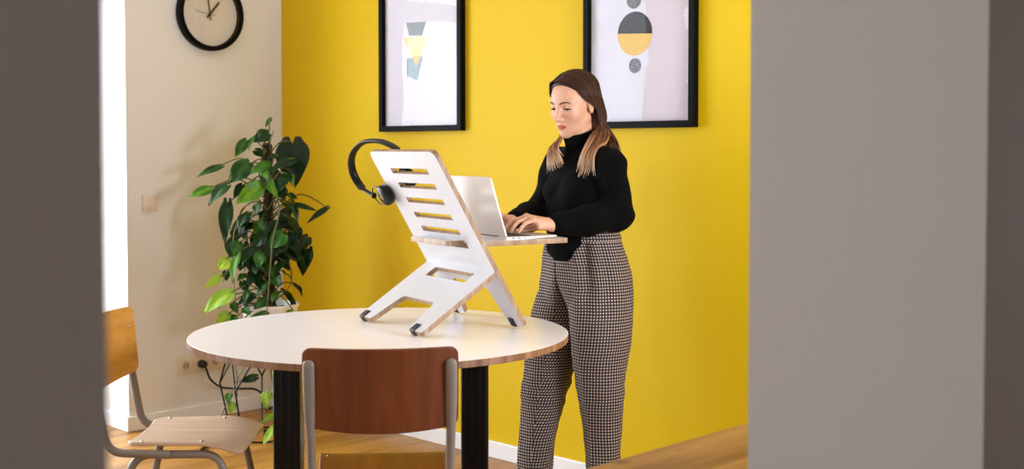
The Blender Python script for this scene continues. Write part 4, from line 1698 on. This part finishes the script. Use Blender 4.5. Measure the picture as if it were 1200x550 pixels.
def check_mat():
    """small two-tone check woven in the cloth, laid out along each leg by its UVs"""
    t = NT('brown_black_check_cloth')
    uv = t.n('UVMap', uv_map='cloth')
    sp = t.n('SeparateXYZ')
    t.l(uv.outputs[0], sp.inputs[0])
    period = 0.0108
    def stripe(s):
        x = t.math('MULTIPLY', s, 1.0 / period)
        f = t.math('FRACT', x)
        tri = t.math('ABSOLUTE', t.math('SUBTRACT', f, 0.5))
        m = t.n('MapRange', ins={'From Min': 0.20, 'From Max': 0.28})
        t.l(tri, m.inputs['Value'])
        return m.outputs[0]
    a, b = stripe(sp.outputs[0]), stripe(sp.outputs[1])
    both = t.math('MULTIPLY', a, b)
    one = t.math('MAXIMUM', a, b)
    nz = t.noise(t.coords(), 400, 2)
    light = t.ramp(nz, [(0.3, '#B49E90'), (0.7, '#CDB9AA')])
    c = t.mix(one, '#0F0C10', '#2C242A')
    c = t.mix(both, c, light)
    t.base(c)
    t.setb(Roughness=0.85)
    t.bump(t.noise(t.coords(), 500, 2), 0.15, 0.001)
    return t.m


def hair_mat():
    t = NT('ombre_hair')
    a = t.n('Attribute', attribute_name='length')
    r = t.n('Attribute', attribute_name='strand')
    f = t.math('ADD', t.math('MULTIPLY', a.outputs['Fac'], 0.86), t.math('MULTIPLY', t.math('SUBTRACT', r.outputs['Fac'], 0.40), 0.44))
    c = t.ramp(f, [(0.0, '#341C12'), (0.36, '#52301E'), (0.58, '#946442'), (0.76, '#CFA27A'), (1.0, '#EED2B4')])
    t.base(c)
    t.setb(Roughness=0.5, Specular_IOR_Level=0.28)
    return t.m


M_skin, M_knit, M_check, M_hair = skin_mat(), knit_mat(), check_mat(), hair_mat()

PERSON = thing('person', 'woman in black turtleneck and checked trousers standing at the riser typing on the laptop', 'person', (0.255, 4.36, 0), math.atan2(-0.5225, -0.853))

# ---- body, one continuous surface
V, Q = nets(sd_body, (-0.16, -0.29, -0.01), (0.46, 0.29, 1.66), 0.0026)
V = relax(V, Q, 1, 0.35)
me = mesh_from('body', V, Q)
hq = toH(V.astype(f32))
lipm = np.clip((1.0 - ((hq[:, 1] / 0.0225) ** 2 + ((hq[:, 2] + 0.0672) / 0.0103) ** 2)) * 4, 0, 1) * (hq[:, 0] > 0.07)
bl = np.exp(-(((np.abs(hq[:, 1]) - 0.042) / 0.016) ** 2 + ((hq[:, 2] + 0.032) / 0.016) ** 2)) * (hq[:, 0] > 0.02)
for nm, arr in (('lip', lipm), ('blush', bl)):
    at = me.attributes.new(nm, 'FLOAT', 'POINT')
    at.data.foreach_set('value', arr.astype(f32))
link('body', me, M_skin, PERSON, angle=180)

# ---- eyes, lashes, brows
M_eye = plain('eye_white', '#D8CEC8', 0.2, var=0.01)
M_iris = plain('dark_iris', '#2A2420', 0.15, var=0.1)
M_lash = plain('dark_lash', '#120C0A', 0.6, var=0.1)
M_brow = plain('brown_eyebrow', '#3A2016', 0.7, var=0.2)
for s in (1, -1):
    c = np.array([0.0640, 0.0310 * s, -0.0010])
    e = MB().ball(fromH(c), 0.0124, 24).build('eye', M_eye, PERSON, angle=180)
    look = nrm([0.88, 0.02, -0.36])
    ib = MB()
    ir = []
    u, v = nrm(np.cross(look, [0, 0, 1])), None
    v = np.cross(look, u)
    for r, h in ((0.0, 0.0127), (0.004, 0.0121), (0.0068, 0.0108)):
        ir.append([fromH(c + look * h + r * (u * math.cos(2 * PI * k / 20) + v * math.sin(2 * PI * k / 20))) for k in range(20)])
    ib.grid(ir, closed=True)
    ib.build('iris', M_iris, e, angle=180, recalc=True)
    lash = []
    for k in range(13):
        a = math.radians(-62 + 124 * k / 12) * s
        z = -0.0026 - 0.0034 * abs((k - 6) / 6) ** 2
        rr = 0.0150
        lash.append(fromH(c + np.array([rr * math.cos(a) * 0.985, rr * math.sin(a), z + 0.001])))
    L_ = np.array([toH(np.asarray(q)[None].astype(f32))[0] for q in lash], f32)
    for _ in range(5):
        L_ = L_ - grad(sd_head, L_) * np.minimum(0, sd_head(L_) - 0.0012)[:, None]
    lash = [Vector(fromH(q)) for q in L_]
    tip = fromH(c + np.array([0.0035, 0.0165 * s, -0.0045]))
    lash = smooth_path(lash + [Vector(tip)], 3)
    MB().tube(lash, [0.0011 + 0.0015 * math.sin(PI * i / (len(lash) - 1)) ** 0.6 for i in range(len(lash))], 6).build('eyelashes', M_lash, PERSON, angle=180)
    br = np.array([(0.100, 0.013 * s, 0.0165), (0.100, 0.026 * s, 0.0205), (0.095, 0.038 * s, 0.0205), (0.080, 0.049 * s, 0.0150)])
    g = lambda p: sd_head(p)
    P_ = br.astype(f32)
    for _ in range(8):
        P_ = P_ - grad(g, P_) * (g(P_)[:, None] - 0.0004)
        P_[:, 1:] = br[:, 1:]
    pts = smooth_path([Vector(fromH(q)) for q in P_], 6)
    MB().tube(pts, [0.0026 * (0.45 + 0.55 * math.sin(PI * min(1, i / (len(pts) - 1) * 0.8 + 0.2))) for i in range(len(pts))], 8, flat=0.55, up=(0, 0, 1)).build('eyebrow', M_brow, PERSON, angle=180)

# ---- sweater
V, Q = nets(sd_sweater, (-0.20, -0.31, 0.86), (0.32, 0.31, 1.46), 0.0045)
V = relax(V, Q, 2, 0.4)
link('sweater', mesh_from('sweater', V, Q), M_knit, PERSON, angle=180)


# ---- trousers: two tapered legs that share the waist, cloth UVs in metres
def smooth_table(rows, z):
    """values of a table (first column z, falling) at height z"""
    T_ = np.array(rows)[::-1]
    return [float(np.interp(z, T_[:, 0], T_[:, c])) for c in range(1, T_.shape[1])]


# z, centre x, half depth and half width of the pelvis outline, centre y, half depth and half width of the leg
LEG_L = [(1.048, -0.004, 0.108, 0.146, 0.080, 0.108, 0.080), (1.00, -0.008, 0.118, 0.156, 0.085, 0.118, 0.088), (0.94, -0.016, 0.134, 0.170, 0.088, 0.130, 0.094),
         (0.88, -0.024, 0.143, 0.179, 0.090, 0.134, 0.098), (0.82, -0.026, 0.140, 0.186, 0.091, 0.130, 0.100), (0.76, -0.022, 0.134, 0.190, 0.093, 0.124, 0.101),
         (0.68, -0.014, 0.12, 0.19, 0.095, 0.117, 0.099), (0.60, -0.008, 0.11, 0.19, 0.097, 0.106, 0.094), (0.50, -0.008, 0.1, 0.19, 0.098, 0.089, 0.083),
         (0.40, -0.013, 0.1, 0.18, 0.098, 0.075, 0.073), (0.30, -0.020, 0.1, 0.17, 0.099, 0.066, 0.065), (0.20, -0.026, 0.1, 0.17, 0.100, 0.061, 0.060), (0.09, -0.030, 0.1, 0.16, 0.100, 0.058, 0.057)]
SHIFT_R = [(1.048, 0.0), (0.92, 0.0), (0.86, 0.010), (0.80, 0.022), (0.74, 0.034), (0.68, 0.046), (0.60, 0.066), (0.50, 0.096), (0.40, 0.121), (0.30, 0.146), (0.20, 0.166), (0.09, 0.178)]
from mathutils import noise as mnoise


def trouser_rings(s, zs, NP=80):
    NO = int(NP * 0.75)
    rows = []
    for z in zs:
        cx, a, b, cyl, aL, bL = smooth_table(LEG_L, z)
        if s < 0:
            cx += smooth_table(SHIFT_R, z)[0]
        k = min(1, max(0, (z - 0.725) / 0.16))
        k = k * k * (3 - 2 * k)                          # 1: half of the shared waist, 0: a free leg
        pts = []
        for i in range(NP):
            if i < NO:
                t = i / (NO - 1)
                ph = math.radians(180 * t)
                D = np.array([math.cos(ph) * a, 0.002 + math.sin(ph) * b])
                pl = math.radians(-42 + 264 * t)
            else:
                t = (i - NO + 1) / (NP - NO + 1)
                D = np.array([-a + 2 * a * t, 0.002 - 0.006 * math.sin(PI * t)])
                pl = math.radians(222 + 96 * t)
            Lg = np.array([math.cos(pl) * aL, math.sin(pl) * bL + cyl])
            x, y = D * k + Lg * (1 - k)
            pts.append([x + cx, y, z])
        rows.append(pts)
    A = np.array(rows)
    for _ in range(10):                                  # even out the kinks of the table
        A[1:-1] = 0.25 * A[:-2] + 0.5 * A[1:-1] + 0.25 * A[2:]
    T1 = np.roll(A, -1, 1) - np.roll(A, 1, 1)
    Nn = np.stack([T1[..., 1], -T1[..., 0], np.zeros(T1.shape[:2])], -1)
    Nn /= np.maximum(np.linalg.norm(Nn, axis=-1, keepdims=True), 1e-9)
    for j, z in enumerate(zs):
        for i in range(1, NO - 1):
            x, y, _ = A[j, i]
            deg = 180.0 * i / (NO - 1)                   # 0 front seam, 90 outer side, 180 back seam
            edge = min(1.0, min(i, NO - 1 - i) / 6.0) if z > 0.76 else 1.0
            top = min(1, max(0, (1.035 - z) / 0.10))
            f_ = 0.0075 * mnoise.noise(Vector((x * 8 + s * 3, y * 8, z * 6))) * top
            knee = math.exp(-((z - 0.50) / 0.10) ** 2) * (1.5 if s < 0 else 0.9)
            f_ += (0.0020 + 0.0040 * knee) * mnoise.noise(Vector((x * 12 + 7, y * 12 + s, z * 34 + x * 20 * s))) * top
            hem = min(1, max(0, (0.34 - z) / 0.15))
            f_ += 0.0045 * hem * mnoise.noise(Vector((x * 16, y * 16 + s, z * 22)))
            ple = math.exp(-((z - 0.93) / 0.16) ** 2) * min(1, max(0, (1.030 - z) / 0.03))
            f_ += 0.013 * ple * math.exp(-((deg - 34) / 6.5) ** 2) - 0.012 * ple * math.exp(-((deg - 47) / 5.0) ** 2)
            f_ += 0.008 * ple * math.exp(-((deg - 62) / 7.0) ** 2) - 0.006 * ple * math.exp(-((deg - 73) / 5.0) ** 2)
            crease = min(1, max(0, (0.90 - z) / 0.1))
            f_ += 0.007 * crease * math.exp(-((deg - 40) / 7.0) ** 2)
            # hollow lines running from the crotch across the thigh
            f_ -= 0.006 * math.exp(-((z - 0.80 - 0.0016 * (deg - 20)) / 0.012) ** 2) * math.exp(-((deg - 20) / 26.0) ** 2)
            A[j, i] += Nn[j, i] * f_ * edge
    return [[Vector((p[0], p[1] * s, p[2])) for p in r] for r in A]


mb = MB()
uvl = mb.bm.loops.layers.uv.new('cloth')
zs = [1.040 - (1.040 - 0.095) * i / 150 for i in range(151)]
for s in (1, -1):
    rows = trouser_rings(s, zs)
    Vb = mb.grid(rows, closed=True)
    NP = len(rows[0])
    mid = int(NP * 0.375)
    U = []
    for r in rows:
        seg_ = [(r[(i + 1) % NP] - r[i]).length for i in range(NP)]
        cum = [0.0]
        for q in seg_:
            cum.append(cum[-1] + q)
        U.append([c - cum[mid] for c in cum])
    VV = [0.0]
    for a, b in zip(rows[:-1], rows[1:]):
        VV.append(VV[-1] + (b[mid] - a[mid]).length)
    look = {}
    for i, r in enumerate(Vb):
        for j, v in enumerate(r):
            look[v] = (i, j)
    for r in Vb:
        for v in r:
            for l in v.link_loops:
                i, j = look[v]
                # seam: a face that bridges the last and the first column takes the far end
                js = [look[q][1] for q in l.face.verts]
                jj = NP if (j == 0 and max(js) == NP - 1) else j
                l[uvl].uv = (U[i][jj] * s, VV[i])
bmesh.ops.recalc_face_normals(mb.bm, faces=mb.bm.faces[:])
tr = mb.build('trousers', M_check, PERSON, angle=180)
so = tr.modifiers.new('cloth_thickness', 'SOLIDIFY')
so.thickness, so.offset = 0.002, -1
wb = MB()
uvl = wb.bm.loops.layers.uv.new('cloth')
NB = 120
rows = []
for z, g in ((1.012, 0.001), (1.013, 0.0055), (1.046, 0.0055), (1.048, 0.001)):
    cx, a, b = smooth_table(LEG_L, min(z, 1.047))[:3]
    rows.append([Vector((cx + (a + g) * math.cos(2 * PI * i / NB), (b + g) * math.sin(2 * PI * i / NB), z)) for i in range(NB)])
Vb = wb.grid(rows, closed=True)
for i, r in enumerate(Vb):
    for j, v in enumerate(r):
        for l in v.link_loops:
            l[uvl].uv = ((j if not (j == 0 and any(q is r2[-1] for r2 in Vb for q in l.face.verts)) else NB) / NB * 0.80, v.co.z)
wb.build('waistband', M_check, tr, angle=50, recalc=True)

# ---- shoes
M_shoe = plain('black_leather_shoe', '#0D0C0C', 0.35, var=0.15)
for s in (1, -1):
    ax, ay, az = leg_axis(s)[2]
    mb = MB()
    rows = []
    prof = [(-0.055, 0.020, 0.060), (-0.050, 0.030, 0.075), (-0.02, 0.034, 0.085), (0.02, 0.036, 0.080), (0.06, 0.042, 0.062), (0.10, 0.046, 0.050), (0.14, 0.044, 0.042), (0.17, 0.034, 0.034), (0.185, 0.016, 0.026)]
    for x, w_, h_ in prof:
        rows.append([Vector((ax + x, ay + w_ * math.copysign(abs(math.cos(a)) ** 0.7, math.cos(a)), 0.002 + h_ / 2 + h_ / 2 * math.copysign(abs(math.sin(a)) ** 0.6, math.sin(a)))) for a in [2 * PI * k / 24 for k in range(24)]])
    G = mb.grid(rows, closed=True)
    mb.bm.faces.new(G[0])
    mb.bm.faces.new(G[-1])
    mb.build('shoe', M_shoe, PERSON, angle=60, recalc=True)

# ---- hair: an under-layer close to the scalp and long locks over it
def sd_cap(p):
    q = toH(p)
    d = sd_cranium(q) - 0.007
    d = smax(d, q[..., 0] - (0.000 + 0.76 * q[..., 2] - 0.55 * np.maximum(0, np.abs(q[..., 1]) - 0.052)), 0.008)
    d = smax(d, -(q[..., 2] + 0.075), 0.01)
    # mass of hair falling behind the neck
    b = sd_ell(p, HC + np.array([-0.078, 0.0, -0.085]), (0.036, 0.070, 0.125))
    b = smax(b, -sd_cone(p, (-0.012, 0, 1.29), (0.018, 0, 1.45), 0.040, 0.040), 0.01)
    return smin(d, b, 0.03)


rng = np.random.default_rng(5)
paths, tips = [], []
NPT = 30
for s in (1, -1):
    n = 300 if s > 0 else 240
    for k in range(n):
        t = rng.random()                                # 0 front strand, 1 back strand
        x0 = 0.066 - 0.13 * t + rng.normal(0, 0.004)
        z0_ = 0.093 + 0.014 * (1 - ((x0 + 0.014) / 0.09) ** 2)
        part = -0.012                                   # parting a little to her right
        P0 = (x0 * (1.0 + 0.10 * (1 - t)), part + s * 0.003, z0_)
        P1 = (x0 * 0.84 - 0.006 - 0.02 * t, part * 0.5 + s * (0.045 + 0.006 * rng.random()), 0.080 - 0.01 * t)
        P2 = (x0 * 0.42 - 0.001 - 0.034 * t, s * 0.079, 0.024 - 0.01 * t)
        P3 = (-0.020 - 0.056 * t, s * (0.085 - 0.010 * t), -0.026)
        P4 = (-0.026 - 0.055 * t, s * (0.082 - 0.014 * t), -0.085)
        hp = [fromH(q) for q in (P0, P1, P2, P3, P4)]
        if s > 0:
            if rng.random() < 0.62:                     # over the near shoulder to the front
                j = rng.random()
                e = np.array([0.092 - 0.035 * j, 0.092 + 0.066 * j, 1.270 - 0.040 * rng.random() + 0.03 * j * rng.random()])
                m1 = np.array([0.030 - 0.060 * j, 0.090 + 0.030 * j, 1.385])
                m2 = e * 0.55 + m1 * 0.45 + np.array([0.012, 0.006, 0.0])
                hp += [m1, m2, e]
            else:                                       # down the back
                j = rng.uniform(-0.02, 0.09)
                hp += [np.array([-0.090, j, 1.36]), np.array([-0.120, j, 1.25])]
        else:
            if rng.random() < 0.7:
                j = rng.random()
                e = np.array([0.125 - 0.012 * j, -0.045 + 0.095 * j, 1.245 + 0.06 * rng.random() ** 2 + 0.03 * j])
                m1 = np.array([0.056 + 0.014 * j, -0.070 + 0.045 * j, 1.378])
                m2 = e * 0.5 + m1 * 0.5 + np.array([0.016, -0.010, 0.0])
                hp += [m1, m2, e]
            else:
                j = rng.uniform(-0.09, 0.02)
                hp += [np.array([-0.090, j, 1.36]), np.array([-0.120, j, 1.25])]
        sm = smooth_path([Vector(q) for q in hp], 8)
        # resample evenly
        A = np.array(sm)
        L = np.concatenate([[0], np.cumsum(np.linalg.norm(np.diff(A, axis=0), axis=1))])
        u = np.linspace(0, L[-1] * (1.0 - 0.13 * rng.random() ** 1.5), NPT)
        paths.append(np.stack([np.interp(u, L, A[:, c]) for c in range(3)], 1))
        tips.append(rng.random())
PP = np.array(paths)
flatP = PP.reshape(-1, 3).astype(f32)
crn = lambda p: sd_cranium(toH(p))
gaps = np.repeat(rng.uniform(0.0065, 0.0115, len(paths)), NPT).astype(f32)
flatP = push_out(crn, flatP, gaps)
flatP = push_out(lambda p: sd_body(p), flatP, np.full(len(flatP), 0.004, f32))
flatP = push_out(sd_sweater, flatP, np.repeat(rng.uniform(0.003, 0.012, len(paths)), NPT).astype(f32))
PP = flatP.reshape(PP.shape)
mb = MB()
nv_len, nv_str = [], []
SEG = 5
for path, rt in zip(PP, tips):
    rr = []
    w_ = rng.uniform(0.0018, 0.0036)
    for i in range(NPT):
        t = i / (NPT - 1)
        rr.append(w_ * (1.0 if t < 0.7 else 1.0 - 0.8 * (t - 0.7) / 0.3))
    mb.tube([Vector(q) for q in path], rr, SEG, flat=0.7)
    for i in range(NPT):
        z = float(path[i][2])
        g = min(1.0, max(0.0, (1.462 - z) / 0.185))
        nv_len += [g] * SEG
        nv_str += [rt] * SEG
Vc, Qc = nets(sd_cap, (-0.18, -0.14, 1.24), (0.17, 0.14, 1.68), 0.004)
Vc = relax(Vc, Qc, 2, 0.4)
me = bpy.data.meshes.new('hair')
base = len(mb.bm.verts)
cv = [mb.bm.verts.new(tuple(v)) for v in Vc]
for q in Qc:
    if len(set(q)) == 4:
        mb.bm.faces.new([cv[i] for i in q])
nv_len += [min(1.0, max(0.0, (1.475 - z) / 0.205)) * 0.8 for z in Vc[:, 2]]
nv_str += [0.35] * len(Vc)
mb.bm.to_mesh(me)
mb.bm.free()
for nm, arr in (('length', nv_len), ('strand', nv_str)):
    at = me.attributes.new(nm, 'FLOAT', 'POINT')
    at.data.foreach_set('value', np.array(arr, f32))
link('hair', me, M_hair, PERSON, angle=180)
